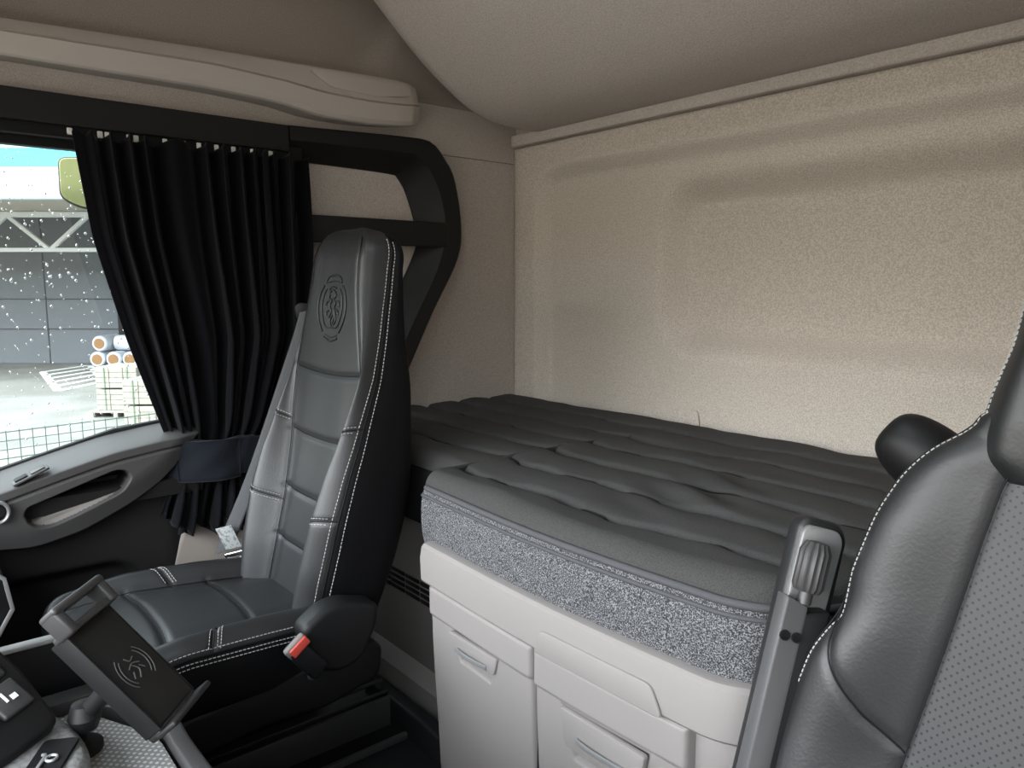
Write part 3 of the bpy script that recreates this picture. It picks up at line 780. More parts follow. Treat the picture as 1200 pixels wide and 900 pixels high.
def build_driver():
    t = empty('driver_seat', (-.13, .6, 0), 'large black leather driver seat with perforated centre at the right', 'seat')
    NS = Loft.NS; cx = -.105; c2 = 2 * NS; fc = 4 * NS
    zt = np.linspace(.36, .915, 200)
    tabs = dict(
        a=mk_interp([.36, .55, .69, .80, .865, .90], [.205, .192, .166, .148, .136, .11]),
        w=mk_interp([.36, .474, .535, .643, .680, .705, .735, .806, .85, .885, .915], [.340, .335, .324, .300, .281, .272, .273, .256, .238, .212, .172]),
        f=mk_interp([.36, .5, .64, .705, .80, .88, .90], [.035, .040, .036, .026, .022, .010, .0]),
        g=mk_interp([.36, .7, .80, .90], [.024, .020, .019, .018]),
        D=mk_interp([.36, .6, .8, .90], [.13, .13, .115, .09]))
    line = mk_interp([.30, .45, .56, .70, .85, .90], [.715, .745, .770, .795, .822, .832])
    P = back_rows(cx, line, tabs, zt, .030, math.radians(12), .64)
    L = Loft(P); zr = lambda z: zrow(zt, z); nu = P.shape[1]
    groove.sign = back_sign(P); seams = []
    for s in (1, -1):
        seams.append((seam(L, [(s * c2, i) for i in np.linspace(0, P.shape[0] - 4, 40)], 260), .004, .004))
        seams.append((seam(L, [(s * 4 * NS, zr(.705)), (s * 3.5 * NS, zr(.665)), (s * 3 * NS, zr(.630)), (s * 2.5 * NS, zr(.595)), (s * c2, zr(.570))], 160), .0035, .0040))
        seams.append((seam(L, [(s * 4 * NS, i) for i in np.linspace(0, P.shape[0] - 3, 40)], 260), .003, .003))
    seams.append((seam(L, [(k, zr(.535 - .02 * math.cos(k / c2 * PI / 2))) for k in np.linspace(-c2, c2, 9)], 120), .007, .005))
    G = groove(P, seams); N = normals(G, True) * groove.sign; LG = Loft(G)
    bk = ob('backrest', join(gridgeo(split_cols(G, (c2, fc), None)), gridgeo(split_cols(G, (-fc, -c2), None))), M['leather'], t, sharp=None)
    ob('perforated_panel', gridgeo(split_cols(G, (-c2, c2), None)), M['perf'], bk, sharp=None, label='grey perforated centre panel')
    ob('backrest_shell', gridgeo(split_cols(G, (fc, nu - fc), None)), M['leather_side'], t, sharp=None)
    cords(seams, bk, .0010)
    for s in (1, -1):
        st = []
        for k in (3.80, 4.10):
            st.append(dashes(lift(LG, N, [(s * k * NS, i) for i in np.linspace(2, P.shape[0] - 6, 60)], .0006, 300), .0040, .0020, .0007))
        ob('stitching', join(*st), M['stitch'], bk, label='double row of white stitching')
    # headrest block rising out of the shoulders
    zt2 = np.linspace(.862, 1.19, 90)
    t2 = dict(a=mk_interp([.86, 1.2], [.110, .095]), w=mk_interp([.86, .91, .95, 1.0, 1.2], [.176, .174, .168, .156, .140]), f=mk_interp([.86, .88, 1.2], [-.01, .0, -.01]), g=mk_interp([.86, 1.2], [.035, .04]), D=mk_interp([.86, 1.2], [.11, .10]))
    line2 = mk_interp([.85, .92, 1.2], [.812, .815, .868])
    P = back_rows(cx, line2, t2, zt2, .05, math.radians(12)); groove.sign = back_sign(P)
    # round the lower front edge in
    for i in range(10):
        q = 1 - i / 9; c = P[i].mean(0); P[i] = c + (P[i] - c) * (1 - .10 * q * q)
    L = Loft(P); N = normals(P, True) * groove.sign
    hd = ob('headrest', gridgeo(P, True, True), M['leather'], t, sharp=None)
    for s in (1, -1):
        st = [dashes(lift(L, N, [(s * k * NS, i) for i in np.linspace(8, len(zt2) - 1, 40)], .0006, 200), .0040, .0020, .0007) for k in (3.85, 4.1)]
        ob('stitching', join(*st), M['stitch'], hd, label='double row of white stitching')
    # smooth black cover behind the aisle shoulder
    rows = []
    for q in np.linspace(0, 1, 24):
        a = q * PI; rr = math.sin(a) ** .55
        c = np.array((-.335, .905, .846))
        ax = np.array((.80, .15, -.58)); ax /= np.linalg.norm(ax)
        e1 = np.array((.36, .62, .70)); e1 -= ax * e1.dot(ax); e1 /= np.linalg.norm(e1); e2 = np.cross(ax, e1)
        rows.append([c + ax * (-math.cos(a) * .066) + e1 * math.cos(b) * rr * .042 + e2 * math.sin(b) * rr * .046 for b in np.linspace(0, 2 * PI, 32, endpoint=False)])
    ob('shoulder_cover', gridgeo(np.array(rows), True, True), M['blackpl'], t, sharp=None, label='smooth rounded black cover behind the shoulder')
    # cushion and base below the frame
    yt = np.linspace(.30, .80, 60); rows = []
    def loop(y):
        return half_to_loop([(0, 0), (.08, 0), (.16, 0), (.20, .02), (.25, -.01), (.258, -.06), (.25, -.12), (.20, -.14), (0, -.14)], NS)
    L0 = loop(0)
    for q in np.linspace(1, 0, 14)[:-1]:
        e = math.sin(q * PI / 2 * .98); s = math.cos(q * PI / 2 * .98) ** .6
        rows.append([(cx + p[0] * (.8 + .2 * s), .30 - .07 * e, .38 + (p[1] + .07) * s - .07) for p in L0])
    for y in yt: rows.append([(cx + p[0], y, .38 + p[1]) for p in loop(y)])
    ob('cushion', gridgeo(np.array(rows), True, True), M['leather'], t, sharp=None)
    ob('pedestal', box2(cx - .2, cx + .2, .30, .78, .0, .27, .03, 3), M['blackpl'], t)
    # folded up armrest on the aisle side, seen edge on
    ar = empty_child('armrest', t)
    D = np.array((0, .155, .30)); 
    u = np.array((.03, .30, .955)); u /= np.linalg.norm(u)
    s = np.array((.55, .80, -.27)); s -= u * s.dot(u); s /= np.linalg.norm(s); nn = np.cross(s, u)
    if nn[1] > 0: nn = -nn
    B = basis((-.425, .755, .665), s, u, nn)
    arm = ob('armrest', xf(prism(rpoly([(-.012, -.30), (.016, -.30), (.016, .030), (-.012, .038)], .003, 2), -.012, .012, .003, 2), B), M['alu'], t, label='folded up armrest with a grey metal edge')
    ob('arm_side', xf(prism(rpoly([(.014, -.30), (.046, -.30), (.046, .030), (.014, .022)], .006, 3), -.02, .010, .004, 2), B), M['satinblack'], arm)
    ob('arm_cap', xf(prism(rpoly([(-.015, -.36), (.020, -.36), (.020, -.235), (-.015, -.222)], .006, 3), -.014, .016, .004, 2), B), M['phonerim'], arm)
    plate = rpoly([(.002, .02), (.052, .02), (.054, .108), (.046, .119), (.010, .119), (.003, .112)], .007, 4)
    ob('plate', xf(prism(plate, -.022, -.012, .002, 2), B), M['silver'], arm)
    ob('pad', xf(prism(rpoly([(.004, -.28), (.066, -.28), (.066, .112), (.054, .128), (.012, .128), (.003, .118)], .018, 5), -.052, -.022, .010, 3), B), M['leather'], arm, label='black leather armrest pad')
    rib = []
    V = []
    prof = [(.0135, 0), (.0165, .006), (.0165, .046), (.012, .056), (.001, .058)]
    nk = 48
    for k in range(nk):
        a = 2 * PI * k / nk; rr = 1 + (.07 if k % 3 == 0 else -.02)
        V.append([(r * rr * math.cos(a), r * rr * math.sin(a), z) for r, z in prof])
    KP = np.array(V).transpose(1, 0, 2)
    ks, kf = gridgeo(KP, True, True)
    Bk = basis(np.array(B[:, 3]) + s * .012 + u * .046 + nn * .006, s, nn, u)
    ob('knob', xf((ks, kf), Bk), M['phonerim'], arm, label='ribbed grey adjuster knob')
    ob('knob_neck', xf(lathe([(.008, -.014), (.008, .002)], 16), Bk), M['steel'], arm)
    for a in (-.005, .0095):
        ob('screw', xf(join(lathe([(.0060, 0), (.0060, .003), (.0042, .003), (.0042, .001), (.001, .001)], 20)), basis(np.array(B[:, 3]) + s * a + u * -.006 + nn * .0115, s, u, nn)), M['blackpl'], arm)

def empty_child(n, t):
    return None

# ------------------------------------------------------------------ bunk
def build_bunk():
    x0, x1, xr = -1.262, -.44, -.30
    t = empty('mattress', (-1.1, 1.2, .5), 'thick dark grey quilted bunk mattress with speckled sides under the rear wall', 'mattress')
    yf = lambda x: .826 - .030 * np.exp(-((x + .85) / .38) ** 2)
    # outline front y as function of x with the rounded right corner and the recess left
    def front(x):
        y = yf(x)
        y = np.where(x > -.56, y + .16 * (1 - np.sqrt(np.clip(1 - (np.clip(x + .56, 0, .14) / .14) ** 2, 0, 1))), y)
        y = np.where(x > -.42, .985, y)
        return y
    xs = np.concatenate([np.linspace(-1.985, x0 - .002, 110), np.linspace(x0, -.42, 190), np.linspace(-.415, .25, 60)])
    nv = 260; rows = []
    def wob_(x, y): return .016 * noise.noise((x * 5.0, y * 2.0, 1.3)) + .0128 * noise.noise((x * 13, y * 3, 5.1))
    def gs_(x, n): return max(.12, min(1.4, .55 + 1.5 * noise.noise((x * 7.5, n * 7.3, 4.0))))
    def height(x, y, fy):
        d = min(max(y - fy, 0), .040) / .040
        edge = math.sqrt(max(0, 1 - (1 - d) ** 2))
        # quilt lines running along the bunk, wandering
        q = (y - .905 + wob_(x, y)) / .128
        n = math.floor(q + .5); fr = q - math.floor(q); dist = min(fr, 1 - fr)
        puff = .016 - .040 * gs_(x, n) * math.exp(-(dist / .050) ** 1.3) + .006 * math.sin(PI * fr)
        tuft = .011 * max(0, noise.noise((x * 8 + 3, n * 5.1, 2.0))) * math.exp(-(dist / .12) ** 2)
        wr = .005 * noise.noise((x * 4.5, y * 9, 7.7)) + .002 * noise.noise((x * 11, y * 18, 3.3))
        cr = 0
        if -1.0 < x < -.55: cr = .006 * math.sin((y * 60 + x * 25)) * math.exp(-((x + .80) / .10) ** 2) * math.exp(-((y - 1.12) / .16) ** 2)
        z = .655 + puff - tuft + wr * d + cr
        return .640 + (z - .640) * edge
    ffy = lambda x: .905 if x < x0 - .001 else float(front(x))
    for j in range(nv):
        v = j / (nv - 1)
        row = []
        for x in xs:
            fy = ffy(x); y = fy + (1.655 - fy) * v
            row.append((x, y, height(x, y, fy)))
        rows.append(row)
    P = np.array(rows)
    top_ = ob('quilted_top', gridgeo(P), M['mattop'], t, sharp=None)
    # dark tubes along the quilting valleys, drawing the shade of the folds
    for n in range(0, 6):
        pts, rad = [], []
        for x in np.linspace(-1.95, .2, 260):
            y = .905 + n * .128
            for _ in range(6): y = .905 + n * .128 - wob_(x, y)
            fy = ffy(x)
            if y < fy + .02 or y > 1.64: continue
            pts.append((x, y, height(x, y, fy) + .002 + .0045 * min(1, gs_(x, n)))); rad.append(.0020 + .0052 * max(0, gs_(x, n) - .25))
        if len(pts) < 10: continue
        V = []; m = 7
        for p, rr in zip(pts, rad): V.append([(p[0], p[1] + rr * .9 * math.cos(2 * PI * k / m), p[2] + rr * math.sin(2 * PI * k / m) * .8) for k in range(m)])
        ob('quilt_fold_shade', gridgeo(np.array(V), True, True), M['matdark'], top_, sharp=None, label='quilting line with the fold shade drawn in dark')
    # sides: speckled border below the piping
    bx = np.linspace(x0, -.42, 160); path = [(x, float(front(x)), 0) for x in bx]
    path += [(-.42, y, 0) for y in np.linspace(path[-1][1] + .01, 1.0, 4)] if path[-1][1] < .98 else []
    path = np.array(path)
    zs = [.640, .630, .60, .57, .545, .520]
    off = [.0, -.006, -.010, -.010, -.008, -.002]
    rows = [[(p[0], p[1] + o, z) for p in path] for z, o in zip(zs, off)]
    ob('border', gridgeo(np.array(rows)), M['matside'], t, sharp=None, label='speckled grey fabric border')
    # left end of the mattress, recessed and dark, plus the return face of the step
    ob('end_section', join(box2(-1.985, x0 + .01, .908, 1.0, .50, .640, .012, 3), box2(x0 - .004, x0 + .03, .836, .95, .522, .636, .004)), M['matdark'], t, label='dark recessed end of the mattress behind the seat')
    core = box2(-1.985, .24, .99, 1.65, .50, .63, .005)
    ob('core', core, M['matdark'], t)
    lp = np.array([(p[0], p[1] - .003, .642) for p in path])
    notch = np.array([(x0 - .055, .905, .640), (x0 - .02, .900, .642), (x0 - .006, .88, .643), (x0 - .004, .845, .637)])
    pp = np.vstack([spline(notch, 6), lp[2:]])
    ob('piping', join(tube(pp, .0062, 8), tube(lp - (0, .004, .016), .0036, 8)), M['piping'], t, sharp=None, label='raised grey piping along the edge')

    # cabinet under the bunk
    t = empty('bunk_cabinet', (-.85, .9, 0), 'pale grey beige storage cabinet with two pull handles under the mattress', 'cabinet')
    cxl, cxr = -1.215, -.455
    def plan(off, xl, xr, back=1.02, r=.10):
        fr = []
        for x in np.linspace(xl, xr - r, 40): fr.append((x, .806 - .022 * math.exp(-((x + .85) / .38) ** 2) - off))
        yc = fr[-1][1] + r
        for a in np.linspace(0, PI / 2, 12)[1:]: fr.append((xr - r + r * math.sin(a), yc - r * math.cos(a)))
        fr.append((xr, back)); return fr
    def slab(off, xl, xr, z0, z1, bev=.004, r=.1, slope=0, back=1.02):
        pts = plan(off, xl, xr, back, r) + [(xl, back)]
        g = prism(pts, z0, z1, bev, 3)
        if slope:
            V = g[0]; V[:, 1] += np.where(V[:, 1] < .95, (z1 - V[:, 2]) / (z1 - z0) * slope, 0)
        return g
    ob('body', slab(-.012, cxl + .01, cxr - .012, 0.0, .50, .003, .1), M['cabpl'], t)
    # rim tray with a raised lip
    rim = plan(.012, cxl - .012, cxr, 1.02, .11)
    pth = np.array([(x, y, 0) for x, y in rim])
    prof_y = [(.002, .458), (-.004, .464), (-.006, .510), (-.002, .532), (.004, .538), (.012, .540), (.030, .538), (.034, .525), (.034, .458)]
    rows = []
    for i, p in enumerate(pth):
        tg = pth[min(i + 1, len(pth) - 1)] - pth[max(i - 1, 0)]; tg /= np.linalg.norm(tg); nrm = np.array((-tg[1], tg[0], 0))
        rows.append([p + nrm * a + np.array((0, 0, z)) for a, z in prof_y])
    rows = np.array(rows)
    low = np.interp(pth[:, 0], [-1.23, -.885, -.87, -.63, -.60, -.455], [0, 0, 0, 0, 0, 0])
    ob('rim', gridgeo(rows, True, True), M['cabpl'], t, sharp=30)
    # drawers: (x range), step line height and pull
    def front_y(x): return .806 - .022 * math.exp(-((x + .85) / .38) ** 2)
    def drawer(xa, xb, zt_, zb, nm, px0, px1, pz0, pz1):
        # front skin: upper band, then the face set slightly forward/back, with a scooped pull
        nx, nz = 120, 140
        xs_ = np.linspace(xa, xb, nx); zs_ = np.linspace(zb, zt_, nz)
        X, Z = np.meshgrid(xs_, zs_)
        Y = np.vectorize(front_y)(X) - .010
        line = .398 if nm == 0 else .394
        Y = Y + .006 * (1 - sstep(line - .004, line + .003, Z))
        Y = Y + .016 * sstep(.40, .02, Z)
        cxp = (px0 + px1) / 2; hw = (px1 - px0) / 2
        taper = hw - .030 * np.clip((pz1 - Z) / (pz1 - pz0), 0, 1)
        dx = np.abs(X - cxp) - taper; dz = np.maximum(pz0 - Z, Z - pz1)
        sd = np.maximum(dx, dz)
        scoop = 1 - sstep(-.010, .0, sd)
        ramp = np.clip((Z - pz0) / (pz1 - pz0), 0, 1)
        Y = Y + scoop * (.007 + .016 * (1 - ramp))
        e = np.minimum(np.minimum(X - xa, xb - X), np.minimum(zt_ - Z, Z - zb))
        Y = Y + .008 * (1 - np.sqrt(np.clip(1 - (1 - np.clip(e / .008, 0, 1)) ** 2, 0, 1)))
        d = ob('drawer', thick(np.stack([X, Y, Z], 2), (0, .018, 0)), M['cabpl'], t, sharp=50)
        # insert plate and metal pull
        yy = front_y(cxp) - .006
        pl = rpoly([(px0 + .006, pz1 - .003), (px1 - .004, pz1 - .003), (px1 - .014, pz0 + .024), (px0 + .018, pz0 + .022)], .008, 4)
        ob('pull_plate', prism(pl, 0, .012, .003, 2, basis((0, yy + .006, 0), (1, 0, 0), (0, 0, 1), (0, -1, 0))), M['cabpl'], d)
        hz = pz0 + (pz1 - pz0) * .50
        bar = spline([(cxp - hw * .48, yy + .002, hz + .004), (cxp - hw * .46, yy - .010, hz + .003), (cxp, yy - .012, hz + .002), (cxp + hw * .52, yy - .010, hz + .003), (cxp + hw * .54, yy + .002, hz - .004)], 8)
        ob('handle', sweep(bar, rpoly([(-.002, -.004), (.002, -.004), (.002, .004), (-.002, .004)], .001, 2)), M['silver'], d, label='satin metal pull handle')
    drawer(cxl + .004, -.886, .456, .06, 0, -1.135, -.975, .335, .397)
    drawer(-.880, -.575, .456, .06, 1, -.820, -.635, .300, .388)
    ob('kick', slab(-.02, cxl + .02, cxr - .02, 0.0, .06, .003, .1), M['basepl'], t)
    # flap lid set into the rim of the right unit
    def lidpatch(poly, th):
        g = prism(rpoly(poly, [.012, .012, .012, .012], 4), 0, th, .003, 2)
        V = g[0]; W = np.array([(a, front_y(a) - .0165 - c, b) for a, b, c in V]); return W, g[1]
    ob('flap_lid', lidpatch([(-.866, .459), (-.850, .503), (-.628, .503), (-.606, .459)], .006), M['cabpl'], t, label='long flap lid above the right drawer')
    ob('seam_gap', box2(-.8865, -.8795, .792, .80, .06, .475, 0), M['deepblack'], t)

def build_small():
    ob('pull_tab', prism(rpoly([(-.05, -.02), (.05, -.02), (.042, .022), (-.038, .026)], .008, 4), 0, .004, .001, 1, basis((-1.29, 1.7055, .683), (1, 0, 0), (0, 0, 1), (0, -1, 0))), M['fabric'],
       label='small pale fabric tab on the rear wall just above the mattress', cat='tab')
    # black storage well with sliding rails between seat and cabinet
    t = empty('floor_tray', (-1.48, .65, 0), 'black floor tray with long sliding rails beside the passenger seat base', 'tray')
    ob('tray_base', box2(-1.66, -1.24, .30, .90, 0, .018, .004), M['deepblack'], t)
    for x, z in ((-1.465, .085), (-1.39, .03)):
        ob('rail', join(box2(x - .004, x + .004, .30, .84, .016, z, .002), box2(x - .007, x + .003, .30, .84, z - .003, z + .002, .001)), M['steel'], t)
    ob('front_lip', box2(-1.66, -1.23, .285, .305, .0, .05, .004), M['blackpl'], t)
    ob('rear_lip', prism(rpoly([(0, 0), (.06, 0), (.05, .07), (.012, .07)], .008, 3), -1.60, -1.24, .004, 2, basis((0, .84, .0), (0, 1, 0), (0, 0, 1), (1, 0, 0))), M['blackpl'], t)
    # floor mat
    ob('floor_mat', prism(rpoly([(-1.21, .10), (-.45, .10), (-.45, .76), (-1.21, .76)], .04, 4), 0.001, .018, .005, 2), M['carpet'], label='dark navy carpet mat on the floor before the cabinet', cat='mat')

# ------------------------------------------------------------------ dash and console
def build_dash():
    t = empty('center_console', (-.75, .1, 0), 'dark console topped with a silver studded mat at the lower left', 'console')
    ob('body', join(box2(-1.03, -.42, -.27, .212, .0, .535, .012, 3)), M['blackpl'], t)
    ob('studded_mat', prism(rpoly([(-1.015, -.26), (-.45, -.26), (-.45, .196), (-.86, .196), (-1.015, .118)], .02, 4), .535, .548, .003, 2), M['mat_studs'], t, label='silver studded anti slip mat')
    ob('edge_trim', sweep(spline([(-1.02, .122, .548), (-.90, .203, .548), (-.80, .210, .548), (-.45, .215, .548)], 8), rpoly([(-.010, -.02), (.010, -.02), (.010, .008), (-.010, .008)], .004, 3)), M['phonerim'], t, label='grey rounded edge trim')
    # key housing, a rounded grainy block with a dark inset and key symbol
    hs = rpoly([(-1.02, -.22), (-.70, -.22), (-.735, .06), (-.79, .122), (-.86, .122), (-.99, .085)], [.02, .02, .05, .04, .05, .04], 6)
    hb = ob('switch_block', prism(hs, .548, .588, .016, 4), M['consolegrey'], t, label='grainy grey raised block')
    B = basis((-.842, .070, .589), (-.62, .78, 0), (.78, .62, 0), (0, 0, -1))
    B = basis((-.808, .084, .588), (.88, -.47, 0), (.47, .88, 0), (0, 0, 1))
    ins = ob('key_plate', xf(prism(rpoly([(-.040, -.017), (.045, -.017), (.045, .017), (-.040, .017)], .006, 3), 0, .003, .001, 1), B), M['deepblack'], hb)
    ringp = [(-.004 + .007 * math.cos(a), .004 + .007 * math.sin(a), .0045) for a in np.linspace(0, 2 * PI, 16, endpoint=False)]
    key = join(tube(ringp, .0017, 6, (0, 0, 1), True), box((.004, -.006, .0045), (.034, .0045, .0022), .0008), box((-.014, -.009, .0045), (.004, .006, .0022), .0005), box((.020, -.006, .0045), (.006, .009, .0025), .001))
    key = (np.array(key[0]) * (.72, .72, 1), key[1])
    ob('key_symbol', xf(key, B), M['silver'], ins, label='silver key symbol')

    d = empty('dashboard', (-1.1, -.2, .4), 'black dashboard corner with buttons and a silver trimmed vent at the left edge', 'dashboard')
    ob('lower_body', box2(-1.95, -1.04, -.84, .03, .0, .56, .03, 4), M['blackpl'], d)
    ob('upper_body', box2(-1.95, .26, -.84, -.28, .30, .60, .06, 5), M['blackpl'], d)
    # storage shelf with silver edge facing the cab
    ob('shelf_panel', box2(-1.012, -1.0, -.08, .162, .556, .628, .003), M['deepblack'], d)
    ob('shelf_edge', box2(-1.014, -.998, -.08, .164, .628, .634, .002), M['silver'], d, label='silver edge of the dashboard shelf')
    ob('shelf_lower', box2(-1.0, -.968, -.08, .172, .549, .566, .004), M['phonerim'], d)
    ob('shelf_floor', box2(-1.20, -1.012, -.08, .150, .545, .556, .003), M['deepblack'], d)
    # vent bezel: silver pentagonal frame, only its corner reaches into view
    bz = [(-1.155, .020, .735), (-1.15, .090, .668), (-1.15, .096, .625), (-1.15, .070, .580), (-1.155, -.02, .58), (-1.16, -.08, .63), (-1.16, -.06, .72)]
    bzs = [np.array(p) for p in bz]; path = []
    for i in range(len(bzs)):
        for k in range(4): path.append(bzs[i] * (1 - k / 4) + bzs[(i + 1) % len(bzs)] * (k / 4))
    ob('vent_bezel', sweep(path, rpoly([(-.0025, -.0025), (.0025, -.0025), (.0025, .0025), (-.0025, .0025)], .001, 2), (1, 0, 0), True), M['silver'], d, label='silver vent bezel')
    ob('vent_body', prism([(y, z) for _, y, z in bz], -.05, -.004, .004, 2, basis((-1.15, 0, 0), (0, 1, 0), (0, 0, 1), (1, 0, 0))), M['deepblack'], d)
    # button panel tilted to the driver
    u = np.array((.62, .50, -.60)); u /= np.linalg.norm(u); v = np.array((-.55, .83, .12)); v -= u * v.dot(u); v /= np.linalg.norm(v); n = np.cross(u, v)
    B = basis((-.905, .020, .660), u, v, n)
    pn = ob('button_panel', xf(prism(rpoly([(-.10, -.09), (.105, -.09), (.105, .040), (.03, .052), (-.10, .052)], .012, 4), -.03, 0, .006, 3), B), M['satinblack'], d)
    for k, (a, b, w, h) in enumerate(((-.030, .018, .036, .034), (.012, .018, .036, .034), (.054, .018, .036, .034), (-.030, -.022, .036, .034), (.012, -.022, .036, .034), (.054, -.022, .036, .034))):
        bt = ob('button', xf(box((a, b, .002), (w, h, .008), .003, 3), B), M['phonerim'], pn)
    ob('button_mark', xf(join(box((.052, .014, .0065), (.012, .0025, .001), 0), box((.056, .022, .0065), (.006, .006, .001), 0)), B), M['white'], pn)

def build_phone():
    t = empty('phone_holder', (-.86, .15, .55), 'black phone holder with a charging pad on a ball mount above the silver mat', 'phone holder')
    n = np.array((.60, .46, .655)); n /= np.linalg.norm(n)
    Ld = np.array((.36, .47, -.81)); Ld -= n * Ld.dot(n); Ld /= np.linalg.norm(Ld)
    s = np.cross(n, Ld)                                     # across
    if s[0] > 0: s = -s
    c = np.array((-.817, .166, .660)); hw, hl = .0320, .066
    B = basis(c, s, Ld, n)
    if np.dot(np.cross(s, Ld), n) < 0: pass
    tray = [(-hw, -hl), (hw, -hl), (hw, hl), (-hw, hl)]
    ob('body', xf(prism(rpoly(tray, .003, 3), -.020, 0, .003, 2), B), M['phone'], t)
    ob('rim', xf(join(box((-hw - .0015, 0, -.008), (.003, hl * 2, .024), .001), box((hw + .0015, 0, -.010), (.003, hl * 2, .018), .001)), B), M['blackpl'], t)
    # upper clamp with an open window
    out = rpoly([(-hw - .006, -hl - .030), (hw + .002, -hl - .034), (hw + .002, -hl), (-hw - .006, -hl + .004)], .010, 5)
    up = [xf(box((0, -hl - .024, .006), (hw * 2 + .010, .009, .026), .004, 3), B), xf(box((-hw + .001, -hl - .011, .005), (.012, .030, .024), .004, 3), B), xf(box((hw - .001, -hl - .011, .005), (.012, .030, .024), .004, 3), B), xf(box((0, -hl - .001, .0), (hw * 2 + .008, .008, .026), .003, 3), B)]
    ob('upper_clamp', join(*up), M['phonerim'], t, label='grey upper clamp with an open grip')
    lo = [xf(box((0, hl + .005, .006), (hw * 2 + .006, .006, .030), .003, 3), B), xf(box((hw * .0, hl + .003, -.010), (hw * 2 + .004, .010, .020), .004, 3), B)]
    ob('lower_clamp', join(*lo), M['phone'], t)
    # printed charging mark: small shield strokes between arcs
    pr = []
    for sg in (-1, 1):
        for r in (.017, .021):
            pr.append(tube([np.array(xf(([(sg * r * math.cos(a), .004 + r * 1.15 * math.sin(a), .0006)], []), B)[0][0]) for a in np.linspace(-.85, .85, 14)], .0006, 5))
    for pts in ([(-.004, -.012), (0, -.006), (.006, -.008)], [(-.008, .0), (0, -.003), (.008, .001)], [(-.003, -.003), (.002, .006), (-.004, .014)], [(.005, .003), (.009, .009)], [(-.006, .005), (-.010, .011)]):
        pr.append(tube([xf(([(a, b + .002, .0006)], []), B)[0][0] for a, b in spline(pts, 4)], .0008, 5))
    ob('charging_mark', join(*pr), M['print'], t, label='grey printed charging mark')
    base = c - n * .02 
    ob('arm', tube(spline([base - n * 0, base - n * .02 + np.array((-.01, 0, -.01)), np.array((-.875, .125, .585)), np.array((-.885, .12, .55))], 8), .010, 12), M['satinblack'], t)
    ob('ball_joint', lathe([(.001, -.017), (.012, -.014), (.017, 0), (.012, .014), (.001, .017)], 20, basis((-.872, .128, .592), (1, 0, 0), (0, 1, 0), (0, 0, 1))), M['satinblack'], t)
    ob('base_foot', lathe([(.026, .0), (.026, .006), (.014, .012), (.001, .013)], 24, basis((-.885, .12, .5475), (1, 0, 0), (0, 1, 0), (0, 0, 1))), M['satinblack'], t)

# ------------------------------------------------------------------ outside
A = math.radians(39.7)
HD = np.array((-math.cos(A), math.sin(A), 0)); RD = np.array((math.sin(A), math.cos(A), 0))
def HR(h, r, z): return HD * h + RD * r + np.array((0, 0, z))
GZ = -1.45
def hbox(h0, h1, r0, r1, z0, z1, bev=0, seg=1):
    g = box2(h0, h1, r0, r1, z0, z1, bev, seg); return xf(g, basis((0, 0, 0), HD, RD, (0, 0, 1)))

